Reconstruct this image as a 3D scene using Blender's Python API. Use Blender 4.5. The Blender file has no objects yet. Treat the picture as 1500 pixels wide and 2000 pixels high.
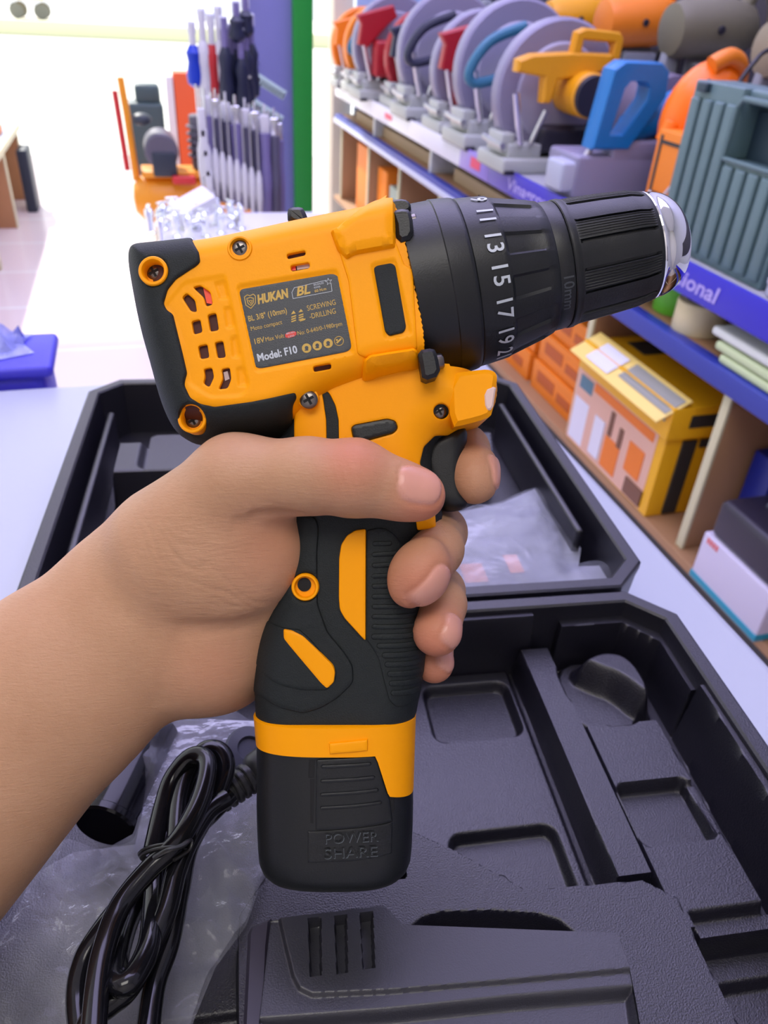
import bpy, bmesh, math, random
import numpy as np
from mathutils import Vector, Matrix
from mathutils.geometry import delaunay_2d_cdt

# ------------------------------------------------------------------ camera, world, light
SC = bpy.context.scene
COL = SC.collection
F = 1500.0
_p, _r, _a = math.radians(34.2), math.radians(3.68), math.radians(17.76)
def _yaw(v):
    c, s = math.cos(_a), math.sin(_a)
    return np.array([c*v[0]+s*v[1], -s*v[0]+c*v[1], v[2]])
_R = np.array([1, 0, 0.]); _U = np.array([0, math.sin(_p), math.cos(_p)]); _B = np.array([0, -math.cos(_p), math.sin(_p)])
CR = _yaw(math.cos(_r)*_R+math.sin(_r)*_U); CU = _yaw(-math.sin(_r)*_R+math.cos(_r)*_U); CB = _yaw(_B)
CC = np.array([0, 0, 1.21])
cd = bpy.data.cameras.new('camera'); cam = bpy.data.objects.new('camera', cd); COL.objects.link(cam)
cam.matrix_world = Matrix([[CR[i], CU[i], CB[i], CC[i]] for i in range(3)]+[[0, 0, 0, 1]])
cd.sensor_fit = 'VERTICAL'; cd.sensor_height = 36; cd.lens = 27; cd.clip_start = .01; cd.clip_end = 200
cd.dof.use_dof = True; cd.dof.focus_distance = .262; cd.dof.aperture_fstop = 17
SC.camera = cam
SC.view_settings.view_transform = 'Standard'; SC.view_settings.look = 'None'
SC.view_settings.gamma = 1; SC.view_settings.use_curve_mapping = False
SC.view_settings.exposure = -0.2

w = bpy.data.worlds.new('sky'); SC.world = w; w.use_nodes = True
bg = w.node_tree.nodes['Background']; bg.inputs[0].default_value = (.93, .97, 1, 1); bg.inputs[1].default_value = 1.7

def area(name, loc, rot, sx, sy, power, col):
    l = bpy.data.lights.new(name, 'AREA'); l.shape = 'RECTANGLE'; l.size = sx; l.size_y = sy
    l.energy = power; l.color = col
    o = bpy.data.objects.new(name, l); COL.objects.link(o); o.location = loc; o.rotation_euler = rot
    return o
VIOLET = (.61, .56, 1.0)
area('ceiling_lamp', (.5, 1.9, 3.1), (0, 0, 0), 2.2, 2.4, 95, VIOLET)
area('ceiling_lamp', (.8, 4.2, 3.1), (0, 0, 0), 1.6, .9, 35, VIOLET)
area('ceiling_lamp', (-.5, -.6, 3.1), (0, 0, 0), 1.6, .9, 34, (1, .95, .88))
sl = bpy.data.lights.new('sun', 'SUN'); sl.energy = 7; sl.angle = .03; sl.color = (1, .97, .9)
so = bpy.data.objects.new('sun', sl); COL.objects.link(so)
so.rotation_euler = Vector((.35, -1, -.95)).to_track_quat('-Z', 'Y').to_euler()

def ray(x, y): return ((x-750)/F)*CR+((1000-y)/F)*CU-CB
def onz(x, y, z): d = ray(x, y); return CC+d*((z-CC[2])/d[2])
def onx(x, y, X): d = ray(x, y); return CC+d*(X/d[0])
def ony(x, y, Y): d = ray(x, y); return CC+d*(Y/d[1])

# ------------------------------------------------------------------ materials
def mat(name, col, rough=.5, metal=0., bump=0., bscale=200., coat=0., spec=.5, var=0., vscale=20., trans=0., emit=0., sheen=0.):
    m = bpy.data.materials.new(name); m.use_nodes = True
    nt = m.node_tree; b = nt.nodes['Principled BSDF']
    b.inputs['Base Color'].default_value = (*col, 1); b.inputs['Roughness'].default_value = rough
    b.inputs['Metallic'].default_value = metal; b.inputs['Coat Weight'].default_value = coat
    b.inputs['Specular IOR Level'].default_value = spec
    if trans: b.inputs['Transmission Weight'].default_value = trans
    if emit:
        b.inputs['Emission Color'].default_value = (*col, 1); b.inputs['Emission Strength'].default_value = emit
    tc = nt.nodes.new('ShaderNodeTexCoord')
    if bump:
        n = nt.nodes.new('ShaderNodeTexNoise'); n.inputs['Scale'].default_value = bscale; n.inputs['Detail'].default_value = 3
        bp = nt.nodes.new('ShaderNodeBump'); bp.inputs['Strength'].default_value = bump; bp.inputs['Distance'].default_value = .001
        nt.links.new(tc.outputs['Object'], n.inputs['Vector']); nt.links.new(n.outputs['Fac'], bp.inputs['Height'])
        nt.links.new(bp.outputs['Normal'], b.inputs['Normal'])
    if var:
        n = nt.nodes.new('ShaderNodeTexNoise'); n.inputs['Scale'].default_value = vscale; n.inputs['Detail'].default_value = 4
        r = nt.nodes.new('ShaderNodeMapRange'); r.inputs['To Min'].default_value = 1-var; r.inputs['To Max'].default_value = 1+var
        mx = nt.nodes.new('ShaderNodeMix'); mx.data_type = 'RGBA'; mx.blend_type = 'MULTIPLY'; mx.inputs[0].default_value = 1
        mx.inputs[6].default_value = (*col, 1)
        nt.links.new(tc.outputs['Object'], n.inputs['Vector']); nt.links.new(n.outputs['Fac'], r.inputs['Value'])
        nt.links.new(r.outputs['Result'], mx.inputs[7]); nt.links.new(mx.outputs[2], b.inputs['Base Color'])
    return m
def srgb(r, g, b):
    f = lambda c: ((c/255+.055)/1.055)**2.4 if c > 10 else c/255/12.92
    return (f(r), f(g), f(b))
_mc = {}
def M(name, *a, **k):
    if name not in _mc: _mc[name] = mat(name, *a, **k)
    return _mc[name]
YEL = M('yellow_plastic', srgb(253, 163, 0), .42, bump=.04, bscale=1500, spec=.18)
RUB = M('black_rubber', srgb(25, 31, 32), .62, bump=.25, bscale=2200, spec=.32)
BLK = M('black_plastic', srgb(17, 20, 22), .42, bump=.08, bscale=1800, spec=.45)
CORE = M('dark_brown_core', srgb(70, 30, 22), .7)
INK = M('black_slot', (.004, .004, .005), .8)
CHR = M('chrome', (.9, .9, .92), .06, 1)
STEEL = M('dark_steel', (.18, .16, .15), .3, 1)
GOLD = M('gold_ink', srgb(196, 160, 70), .5)
WINK = M('white_ink', srgb(190, 197, 205), .5)
STICK = M('grey_sticker', srgb(52, 56, 60), .42, bump=.15, bscale=3000)

# ------------------------------------------------------------------ object helpers
def link(o, parent=None):
    COL.objects.link(o)
    if parent is not None: o.parent = parent
    return o
def tag(o, label=None, cat=None, group=None, kind=None):
    if label: o['label'] = label
    if cat: o['category'] = cat
    if group: o['group'] = group
    if kind: o['kind'] = kind
    return o
def thing(name, label, cat, loc=(0, 0, 0), rz=0., group=None):
    o = bpy.data.objects.new(name, None); link(o); o.location = loc; o.rotation_euler = (0, 0, rz); o.empty_display_size = .02
    return tag(o, label, cat, group)
def mesh_obj(name, V, Fc, m, parent=None, smooth=40, mats=None, fm=None):
    me = bpy.data.meshes.new(name); me.from_pydata([tuple(v) for v in V], [], [tuple(f) for f in Fc])
    if mats:
        for q in mats: me.materials.append(q)
        if fm is not None: me.polygons.foreach_set('material_index', list(fm))
    else: me.materials.append(m)
    if smooth:
        me.polygons.foreach_set('use_smooth', [True]*len(me.polygons)); me.set_sharp_from_angle(angle=math.radians(smooth))
    me.update()
    return link(bpy.data.objects.new(name, me), parent)
def copy_tree(o, parent=None):
    c = o.copy(); COL.objects.link(c); c.parent = parent
    for ch in list(o.children): copy_tree(ch, c)
    return c

class MB:
    """collects shapes into one mesh"""
    def __init__(s): s.V = []; s.F = []
    def add(s, V, Fc, T=None):
        n = len(s.V)
        if T is not None: V = [tuple(T @ Vector(v)) for v in V]
        s.V += [tuple(v) for v in V]; s.F += [tuple(i+n for i in f) for f in Fc]; return s
    def box(s, c, d, bev=.0, rot=None, taper=1.):
        x, y, z = d[0]/2, d[1]/2, d[2]/2
        bev = min(bev, x*.9, y*.9, z*.9)
        T = Matrix.Translation(Vector(c)) @ (rot.to_4x4() if rot is not None else Matrix())
        if not bev:
            V = [(a*x*(taper if e > 0 else 1), b*y*(taper if e > 0 else 1), e*z) for e in (-1, 1) for a, b in ((-1, -1), (1, -1), (1, 1), (-1, 1))]
            return s.add(V, [(3, 2, 1, 0), (4, 5, 6, 7), (0, 1, 5, 4), (1, 2, 6, 5), (2, 3, 7, 6), (3, 0, 4, 7)], T)
        bm = bmesh.new(); bmesh.ops.create_cube(bm, size=1)
        for v in bm.verts:
            t = taper if v.co.z > 0 else 1
            v.co = Vector((v.co.x*2*x*t, v.co.y*2*y*t, v.co.z*2*z))
        bmesh.ops.bevel(bm, geom=bm.edges[:], offset=bev, segments=3, affect='EDGES', profile=.5)
        bm.verts.ensure_lookup_table(); bm.verts.index_update()
        V = [v.co[:] for v in bm.verts]; Fc = [[v.index for v in f.verts] for f in bm.faces]; bm.free()
        return s.add(V, Fc, T)
    def lathe(s, prof, c=(0, 0, 0), axis=(0, 0, 1), n=32, rf=None):
        """prof: list (r, t) along axis"""
        q = Vector(axis).to_track_quat('Z', 'Y').to_matrix().to_4x4(); T = Matrix.Translation(Vector(c)) @ q
        V = []; Fc = []
        for r, t in prof:
            for k in range(n):
                a = 2*math.pi*k/n; rr = r if rf is None else rf(r, t, a)
                V.append((rr*math.cos(a), rr*math.sin(a), t))
        for i in range(len(prof)-1):
            for k in range(n):
                k2 = (k+1) % n; Fc.append((i*n+k, i*n+k2, (i+1)*n+k2, (i+1)*n+k))
        if prof[0][0] > 1e-6: Fc.append(tuple(range(n-1, -1, -1)))
        if prof[-1][0] > 1e-6: Fc.append(tuple((len(prof)-1)*n+k for k in range(n)))
        return s.add(V, Fc, T)
    def cyl(s, a, b, r, n=20, r2=None):
        a, b = Vector(a), Vector(b); L = (b-a).length; r2 = r if r2 is None else r2
        e = min(r*.12, L*.2)
        return s.lathe([(r-e, 0), (r, e), (r2, L-e), (r2-min(e, r2*.5), L)], a, (b-a), n)
    def tube(s, pts, r, n=10, closed=False, flat=1., rs=None, squash=None):
        P = [Vector(p) for p in pts]; m = len(P); V = []; Fc = []; up = None
        for i, p in enumerate(P):
            t = (P[(i+1) % m]-P[i-1]) if closed else (P[min(i+1, m-1)]-P[max(i-1, 0)])
            t.normalize()
            if up is None:
                up = Vector((0, 0, 1)) if abs(t.z) < .9 else Vector((0, 1, 0))
            sd = t.cross(up); sd.normalize(); up = sd.cross(t); up.normalize()
            rr = rs[i] if rs is not None else r
            for k in range(n):
                a = 2*math.pi*k/n; V.append(p+sd*math.cos(a)*rr+up*math.sin(a)*rr*flat)
        R = m if closed else m-1
        for i in range(R):
            j = (i+1) % m
            for k in range(n):
                k2 = (k+1) % n; Fc.append((i*n+k, i*n+k2, j*n+k2, j*n+k))
        if not closed: Fc.append(tuple(range(n-1, -1, -1))); Fc.append(tuple((m-1)*n+k for k in range(n)))
        return s.add(V, Fc)
    def prism(s, poly, z0, z1, T=None, bev=0.):
        """poly: CCW (x,y) extruded z0..z1, T places it; bev insets both caps"""
        P = np.array(poly, float); A = .5*np.sum(P[:, 0]*np.roll(P[:, 1], -1)-np.roll(P[:, 0], -1)*P[:, 1])
        if A < 0: P = P[::-1]
        n = len(P); rings = []
        if bev:
            Q = offset(P, -bev); rings = [(Q, z0), (P, z0+bev), (P, z1-bev), (Q, z1)]
        else: rings = [(P, z0), (P, z1)]
        V = [(x, y, z) for R_, z in rings for x, y in R_]; Fc = []
        for i in range(len(rings)-1):
            for k in range(n):
                k2 = (k+1) % n; Fc.append((i*n+k, i*n+k2, (i+1)*n+k2, (i+1)*n+k))
        Fc.append(tuple(range(n-1, -1, -1))); Fc.append(tuple((len(rings)-1)*n+k for k in range(n)))
        return s.add(V, Fc, T)
    def ell(s, c, r, n=20, rot=None):
        V = []; Fc = []; m = n//2
        V.append((0, 0, r[2]))
        for i in range(1, m):
            a = math.pi*i/m
            for k in range(n):
                b = 2*math.pi*k/n; V.append((r[0]*math.sin(a)*math.cos(b), r[1]*math.sin(a)*math.sin(b), r[2]*math.cos(a)))
        V.append((0, 0, -r[2])); L = len(V)-1
        for k in range(n):
            k2 = (k+1) % n; Fc.append((0, 1+k, 1+k2)); Fc.append((L, L-n+k2, L-n+k))
        for i in range(m-2):
            for k in range(n):
                k2 = (k+1) % n; Fc.append((1+i*n+k, 1+(i+1)*n+k, 1+(i+1)*n+k2, 1+i*n+k2))
        T = Matrix.Translation(Vector(c)) @ (rot.to_4x4() if rot is not None else Matrix())
        return s.add(V, Fc, T)
    def build(s, name, m, parent=None, smooth=35, loc=None, rot=None):
        o = mesh_obj(name, s.V, s.F, m, parent, smooth)
        if loc is not None: o.location = loc
        if rot is not None: o.rotation_euler = rot
        return o
def offset(P, d):
    P = np.asarray(P, float); e = np.roll(P, -1, 0)-P; e /= np.linalg.norm(e, axis=1)[:, None]+1e-12
    n = np.stack([e[:, 1], -e[:, 0]], 1); a = n+np.roll(n, 1, 0); l = (a*a).sum(1)[:, None]
    return P+a/np.maximum(l, .5)*2*d      # + = outward for CCW
def smooth_poly(P, closed=True, step=None, it=2):
    """Chaikin corner cutting"""
    P = np.asarray(P, float)
    for _ in range(it):
        Q = np.roll(P, -1, 0) if closed else P[1:]
        A = P if closed else P[:-1]
        N = np.empty((2*len(A), P.shape[1])); N[0::2] = .75*A+.25*Q; N[1::2] = .25*A+.75*Q
        if not closed: N = np.vstack([P[:1], N, P[-1:]])
        P = N
    return P
def spline(P, n=8, closed=False):
    P = np.asarray(P, float); m = len(P); out = []
    for i in range(m if closed else m-1):
        g = lambda j: P[j % m] if closed else P[min(max(j, 0), m-1)]
        a, b, c, d = g(i-1), g(i), g(i+1), g(i+2)
        for k in range(n):
            t = k/n; out.append(.5*((2*b)+(-a+c)*t+(2*a-5*b+4*c-d)*t*t+(-a+3*b-3*c+d)*t**3))
    if not closed: out.append(P[-1])
    return np.array(out)
def inpoly(P, poly):
    x, y = P[:, 0], P[:, 1]; r = np.zeros(len(P), bool)
    a = poly; b = np.roll(poly, -1, 0)
    for (x0, y0), (x1, y1) in zip(a, b):
        if y0 == y1: continue
        c = ((y0 > y) != (y1 > y)); r ^= c & (x < (x1-x0)*(y-y0)/(y1-y0)+x0)
    return r
def segdist(P, A, B):
    out = np.full(len(P), 1e9)
    for a, b in zip(A, B):
        ab = b-a; L = ab@ab+1e-12; t = np.clip(((P-a)@ab)/L, 0, 1); d = P-a-t[:, None]*ab
        out = np.minimum(out, (d*d).sum(1))
    return np.sqrt(out)
def resample(P, step, closed=True):
    P = np.asarray(P, float); Q = np.vstack([P, P[:1]]) if closed else P
    out = []
    for a, b in zip(Q[:-1], Q[1:]):
        n = max(1, int(round(np.linalg.norm(b-a)/step)))
        for k in range(n): out.append(a+(b-a)*k/n)
    if not closed: out.append(Q[-1])
    return np.array(out)

# ------------------------------------------------------------------ the frame of the hand-held tool: millimetres, x right, y up, z towards the viewer's side
DD = 280.0; KM = DD/F                      # tool mid-plane 280 mm away
def mm(px, py, h=0.):
    s = KM*(1-h/DD); return np.array([(px-750)*s, (1000-py)*s])
def pxs(pts, hf, it=9):
    """outline seen on the surface hf -> mm in the tool plane"""
    P = np.array(pts, float); X = np.stack([(P[:, 0]-750)*KM, (1000-P[:, 1])*KM], 1); Q = X.copy()
    for k in range(it): N_ = X*(1-hf(Q)/DD)[:, None]; Q = N_ if k < 1 else .5*(Q+N_)
    return Q
BASE = mm(655, 1700)                       # foot of the tool
def tool_matrix(bx, by):
    o = CC+CR*bx/1000+CU*by/1000-CB*DD/1000
    return Matrix([[CR[i], CU[i], CB[i], o[i]] for i in range(3)]+[[0, 0, 0, 1]])
def L3(V):
    V = np.asarray(V, float); return np.stack([(V[:, 0]-BASE[0])/1000, (V[:, 1]-BASE[1])/1000, V[:, 2]/1000], 1)

class Solid:
    def __init__(s, pts, H, R, n, skip=(), it=2):
        P = np.array([mm(*p) for p in pts]); m = len(P)
        fl = np.array([i in skip for i in range(m)])
        for _ in range(it):
            Q = np.roll(P, -1, 0); N = np.empty((2*len(P), 2)); N[0::2] = .75*P+.25*Q; N[1::2] = .25*P+.75*Q
            g = np.empty(2*len(P), bool); g[0::2] = fl; g[1::2] = fl | np.roll(fl, -1); P, fl = N, g
        A = .5*np.sum(P[:, 0]*np.roll(P[:, 1], -1)-np.roll(P[:, 0], -1)*P[:, 1])
        s.P = P; s.fl = fl; s.ccw = A > 0; s.H, s.R, s.n = H, R, n
    def sd(s, Q):
        B = np.roll(s.P, -1, 0); k = ~s.fl
        d = segdist(Q, s.P[k], B[k]); ins = inpoly(Q, s.P)
        if s.fl.any():
            dall = segdist(Q, s.P, B); out = ~ins
            d = np.where(out, -dall, d); return d
        return np.where(ins, d, -d)
    def h(s, Q, lift=0.):
        t = np.clip((s.sd(Q)+lift)/(s.R+lift), 0, 1)
        return (s.H+lift)*np.clip(1-(1-t)**s.n, 0, 1)**(1/s.n)
    def ring(s, off=0.):
        P = s.P if s.ccw else s.P[::-1]
        return offset(P, off)

def skin(name, parent, m, hf, region, holes=(), clip=None, grid=.6, drop=1.2, bevel=.3, back=False, smooth=35, zmin=None, relief=None):
    """a layer that follows the surface hf inside region (mm outlines), with side walls and a rounded border"""
    region = np.asarray(region, float)
    P = []; E = []
    def ring(Q, step):
        Q = resample(Q, step); n0 = len(P); n = len(Q)
        P.extend(Q.tolist()); E.extend([(n0+i, n0+(i+1) % n) for i in range(n)]); return Q
    def area_(Q): return .5*np.sum(Q[:, 0]*np.roll(Q[:, 1], -1)-np.roll(Q[:, 0], -1)*Q[:, 1])
    rings = [region if area_(region) > 0 else region[::-1]]+[np.asarray(q, float) if area_(np.asarray(q)) > 0 else np.asarray(q, float)[::-1] for q in holes]
    step = grid*1.1
    for i, q in enumerate(rings):
        ring(q, step)
        if bevel:
            for f_ in (.3, 1.):
                qq = resample(q, step); o = offset(qq, (-bevel if i == 0 else bevel)*f_)
                P.extend(o.tolist())
    if clip is not None: ring(clip, step)
    lo, hi = region.min(0), region.max(0)
    gx = np.arange(lo[0], hi[0], grid); gy = np.arange(lo[1], hi[1], grid)
    G = np.stack(np.meshgrid(gx, gy), -1).reshape(-1, 2)
    G[:, 0] += (np.arange(len(G))//len(gx) % 2)*grid*.5
    k = inpoly(G, region)
    if clip is not None: k &= inpoly(G, clip)
    G = G[k]
    bA = np.vstack(rings); bB = np.vstack([np.roll(q, -1, 0) for q in rings])
    if len(G):
        d = segdist(G, bA, bB); G = G[d > max(bevel*1.15, grid*.5)]
    if clip is not None and len(G):
        d = segdist(G, clip, np.roll(clip, -1, 0)); G = G[d > grid*.35]
    P.extend(G.tolist())
    vs, es, fs, *_ = delaunay_2d_cdt([Vector(p) for p in P], E, [], 0, 1e-5)
    V = np.array([v[:] for v in vs]); T = np.array(fs)
    c = V[T].mean(1); k = inpoly(c, region)
    for q in rings[1:]: k &= ~inpoly(c, q)
    if clip is not None: k &= inpoly(c, clip)
    T = T[k]
    use = np.unique(T); mp = -np.ones(len(V), int); mp[use] = np.arange(len(use)); V = V[use]; T = mp[T]
    a = V[T]; ar = (a[:, 1, 0]-a[:, 0, 0])*(a[:, 2, 1]-a[:, 0, 1])-(a[:, 2, 0]-a[:, 0, 0])*(a[:, 1, 1]-a[:, 0, 1])
    T[ar < 0] = T[ar < 0][:, ::-1]
    z = hf(V)
    if relief is not None: z = z+relief(V)
    if bevel:
        d = segdist(V, bA, bB); t = np.clip(d/bevel, 0, 1); z = z-bevel*(1-np.sqrt(np.clip(1-(1-t)**2, 0, 1)))
    if back or clip is not None: z = np.maximum(z, 0)
    cnt = {}
    for t in T.tolist():
        for i in range(3):
            e = (t[i], t[(i+1) % 3]); cnt[e] = 1
    bd = [e for e in cnt if (e[1], e[0]) not in cnt]
    n = len(V); VV = np.column_stack([V, z]); Fc = T.tolist()
    bid = sorted({i for e in bd for i in e}); lo_ = {i: n+j for j, i in enumerate(bid)}
    zb = z[bid]-drop
    if zmin is not None: zb = np.full(len(bid), zmin)
    if back: zb = np.maximum(zb, 0)
    VV = np.vstack([VV, np.column_stack([V[bid], zb])])
    for a_, b_ in bd: Fc.append([b_, a_, lo_[a_], lo_[b_]])
    if back:
        N = len(VV); W = VV.copy(); W[:, 2] *= -1; VV = np.vstack([VV, W]); Fc = Fc+[[i+N for i in f[::-1]] for f in Fc]
    o = mesh_obj(name, L3(VV), Fc, m, parent, 0)
    bm = bmesh.new(); bm.from_mesh(o.data); bmesh.ops.remove_doubles(bm, verts=bm.verts, dist=2e-6)
    bmesh.ops.dissolve_degenerate(bm, edges=bm.edges, dist=1e-6)
    bm.to_mesh(o.data); bm.free()
    me = o.data; me.polygons.foreach_set('use_smooth', [True]*len(me.polygons)); me.set_sharp_from_angle(angle=math.radians(smooth)); me.update()
    return o

def text_mesh(s, size=1., bold=0., align='LEFT', shear=0., space=1., wide=1.):
    cu = bpy.data.curves.new('t', 'FONT'); cu.body = s; cu.size = size; cu.align_x = align; cu.offset = bold; cu.shear = shear
    cu.space_character = space; cu.resolution_u = 3; cu.fill_mode = 'FRONT'
    o = bpy.data.objects.new('t', cu); COL.objects.link(o)
    dg = bpy.context.evaluated_depsgraph_get(); me = o.evaluated_get(dg).to_mesh()
    V = np.array([v.co[:2] for v in me.vertices]).reshape(-1, 2)*(wide, 1); Fc = [tuple(p.vertices) for p in me.polygons]
    o.evaluated_get(dg).to_mesh_clear(); bpy.data.objects.remove(o); bpy.data.curves.remove(cu)
    return V, Fc
def flat_px(V, ox, oy, ang, hf, lift, side=1.):
    """text coordinates (px units, y up) drawn at a pixel on surface hf"""
    c, s = math.cos(ang), math.sin(ang)
    px = ox+V[:, 0]*c-V[:, 1]*s; py = oy-(V[:, 0]*s+V[:, 1]*c)
    Q = pxs(np.stack([px, py], 1), lambda q: hf(q)+lift); return np.column_stack([Q, hf(Q)+lift])
def bar_px(a, b, w_):
    a, b = np.array(a, float), np.array(b, float); t = (b-a)/np.linalg.norm(b-a); n = np.array([-t[1], t[0]])*w_/2
    out = []
    for c, s0 in ((a, 1), (b, -1)):
        for k in range(7):
            q = math.pi/2+math.pi*k/6; v = math.cos(q)*t*s0*w_/2+math.sin(q)*n*s0
            out.append(c+v)
    return out
def circ(cx, cy, r, n=32, ry=None):
    return [(cx+r*math.cos(2*math.pi*k/n), cy+(ry or r)*math.sin(2*math.pi*k/n)) for k in range(n)]
# ------------------------------------------------------------------ the cordless drill
drill = bpy.data.objects.new('cordless_drill', None); link(drill); drill.empty_display_size = .02
drill.matrix_world = tool_matrix(*BASE)
tag(drill, 'yellow and black cordless drill driver with chrome chuck nose, held upright in a hand', 'drill')

def z1(*p): return [(250+.4*x, 380+.4*y) for x, y in p]        # readings taken on enlarged views of the photograph
def z2(*p): return [(700+.44*x, 360+.44*y) for x, y in p]
def z3(*p): return [(460+x/3, 980+y/3) for x, y in p]
def z4(*p): return [(460+x*.26667, 1360+y*.26667) for x, y in p]
def rnd(p, it=2, r=None):
    P = np.array(p, float)
    if it == 0: return P
    r = r or 5.*it; out = []; n = len(P)
    for i in range(n):
        a, b, c = P[i-1], P[i], P[(i+1) % n]; la, lc = np.linalg.norm(a-b), np.linalg.norm(c-b)
        ca, cc = min(r, .42*la), min(r, .42*lc); u, v = b+(a-b)/max(la, 1e-6)*ca, b+(c-b)/max(lc, 1e-6)*cc
        for t in (0, .25, .5, .75, 1): out.append(u*(1-t)**2+2*b*t*(1-t)+v*t*t)
    return np.array(out)

_o = [(263, 560), (257, 520), (259, 497), (275, 483), (300, 481), (385, 472), (440, 463), (500, 450), (600, 428), (700, 409), (764, 396)]
_e = [(796, 560), (832, 742)]
_b = [(790, 748), (720, 765), (640, 795), (570, 850), (480, 862), (400, 858), (362, 856), (338, 832), (318, 785), (298, 710), (278, 640)]
_q = offset(np.array([(x, -y) for x, y in _o+[(800, 560), (832, 742)]+_b])[::-1]*.957+np.array([750*.043, -43.]), -10)[::-1]
_q = [(x, -y) for x, y in _q]
A = Solid(_q[:10]+[(766, 430)]+_e+_q[13:], 27.5, 11, 2.3, skip=(10, 11), it=2)
hA = lambda q: A.h(q)
hA2 = lambda q: A.h(q, 2.0)
housing = skin('motor_housing', drill, CORE, hA, A.ring(), clip=A.ring(), grid=1.4, drop=0, bevel=0, back=True, smooth=60)

# yellow shell with vents, slots and recessed label field
vents = [((262, 500), (285, 478), (325, 515), (335, 572), (305, 568)), ((315, 450), (350, 440), (400, 475), (412, 535), (380, 545), (368, 500)),
         ((308, 617), (350, 607), (362, 670), (320, 682)), ((387, 585), (428, 575), (442, 660), (400, 668)),
         ((340, 738), (385, 728), (395, 795), (352, 802)), ((422, 720), (462, 712), (476, 793), (436, 798)),
         ((368, 850), (408, 843), (418, 890), (395, 940), (365, 920), (375, 890)), ((455, 850), (495, 843), (502, 900), (485, 945), (440, 950), (462, 900)),
         ((775, 290), (865, 272), (867, 295), (778, 315)), ((793, 345), (885, 330), (888, 358), (797, 375)), ((903, 838), (990, 822), (993, 850), (907, 866))]
vents = [offset(np.array(pxs(rnd(z1(*v), 1), hA2))[::1], 0) for v in vents]
def mcirc(px, py, hf, r, n=32):
    c = pxs([(px, py)], hf, 12)[0]; return np.array([(c[0]+r*math.cos(2*math.pi*k/n), c[1]+r*math.sin(2*math.pi*k/n)) for k in range(n)])
scr_top = mcirc(*z1((547, 252))[0], hA2, 3.0)
pads = [((415, 425), (475, 415), (495, 505), (445, 512)), ((462, 550), (505, 540), (525, 645), (478, 655)), ((495, 695), (535, 685), (550, 790), (507, 800)), ((525, 845), (565, 835), (590, 930), (535, 940)),
        ]
pads = [pxs(rnd(z1(*v), 1), hA2) for v in pads]
field = pxs(rnd(z1((525, 440), (1025, 360), (1110, 780), (620, 872)), 2), hA2)
label_poly = pxs(rnd(z1((540, 462), (1000, 383), (1030, 400), (1092, 745), (1070, 765), (640, 848), (608, 832)), 2), hA2)
inset1 = pxs(rnd(z1((1180, 340), (1310, 310), (1392, 690), (1250, 715)), 2), hA2)
ventf = pxs(rnd(z1((170, 540), (270, 420), (480, 385), (600, 940), (560, 990), (400, 1000), (290, 930), (262, 740), (215, 610)), 2), hA2)
def sstep(x): x = np.clip(x, 0, 1); return x*x*(3-2*x)
def groove(q, poly, depth, w_):
    d = segdist(q, poly, np.roll(poly, -1, 0)); ins = inpoly(q, poly); return -depth*np.where(ins, sstep(d/w_), 0)
def yrel(q):
    z = np.zeros(len(q))
    for p in pads: z += groove(q, p, .55, .7)
    z += groove(q, field, .7, 1.0)
    z += groove(q, inset1, .6, .9)
    z += groove(q, ventf, .35, 1.2)
    return z
ring2 = A.ring(2.0)
big = np.array([mm(x, y) for x, y in [(200, 350), (900, 350), (900, 900), (200, 900)]])
def in_body(poly): return poly
yshell = skin('yellow_shell', drill, YEL, hA2, big, holes=vents+[mcirc(*z1(q_)[0], hA2, 4.2) for q_ in ((121, 371), (312, 1094))], clip=ring2, grid=.62, drop=1.9, bevel=.35, relief=yrel, back=True, smooth=40)

# black rubber bumper round the rear
hA3 = lambda q: A.h(q, 3.1)
rub = z1((335, 232), (345, 290), (350, 325), (330, 345), (290, 370), (230, 410), (190, 460), (170, 530), (185, 560), (215, 580), (225, 620), (240, 680), (265, 780), (285, 870), (275, 905), (272, 930), (300, 990), (350, 1020), (420, 1035), (600, 1010), (700, 990), (815, 965), (822, 990), (803, 1025), (800, 1060), (810, 1190), (812, 1230))
rub = list(rub)+[(575, 930), (200, 930), (200, 440), (384, 440)]
rubp = pxs(rnd(rub, 1), hA3)
bump_holes = [mcirc(*z1((121, 371))[0], hA3, 4.5), mcirc(*z1((312, 1094))[0], hA3, 4.5)]
skin('rubber_bumper', drill, RUB, hA3, rubp, holes=bump_holes, clip=A.ring(3.1), grid=.75, drop=1.6, bevel=.9, back=True, smooth=50)

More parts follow.
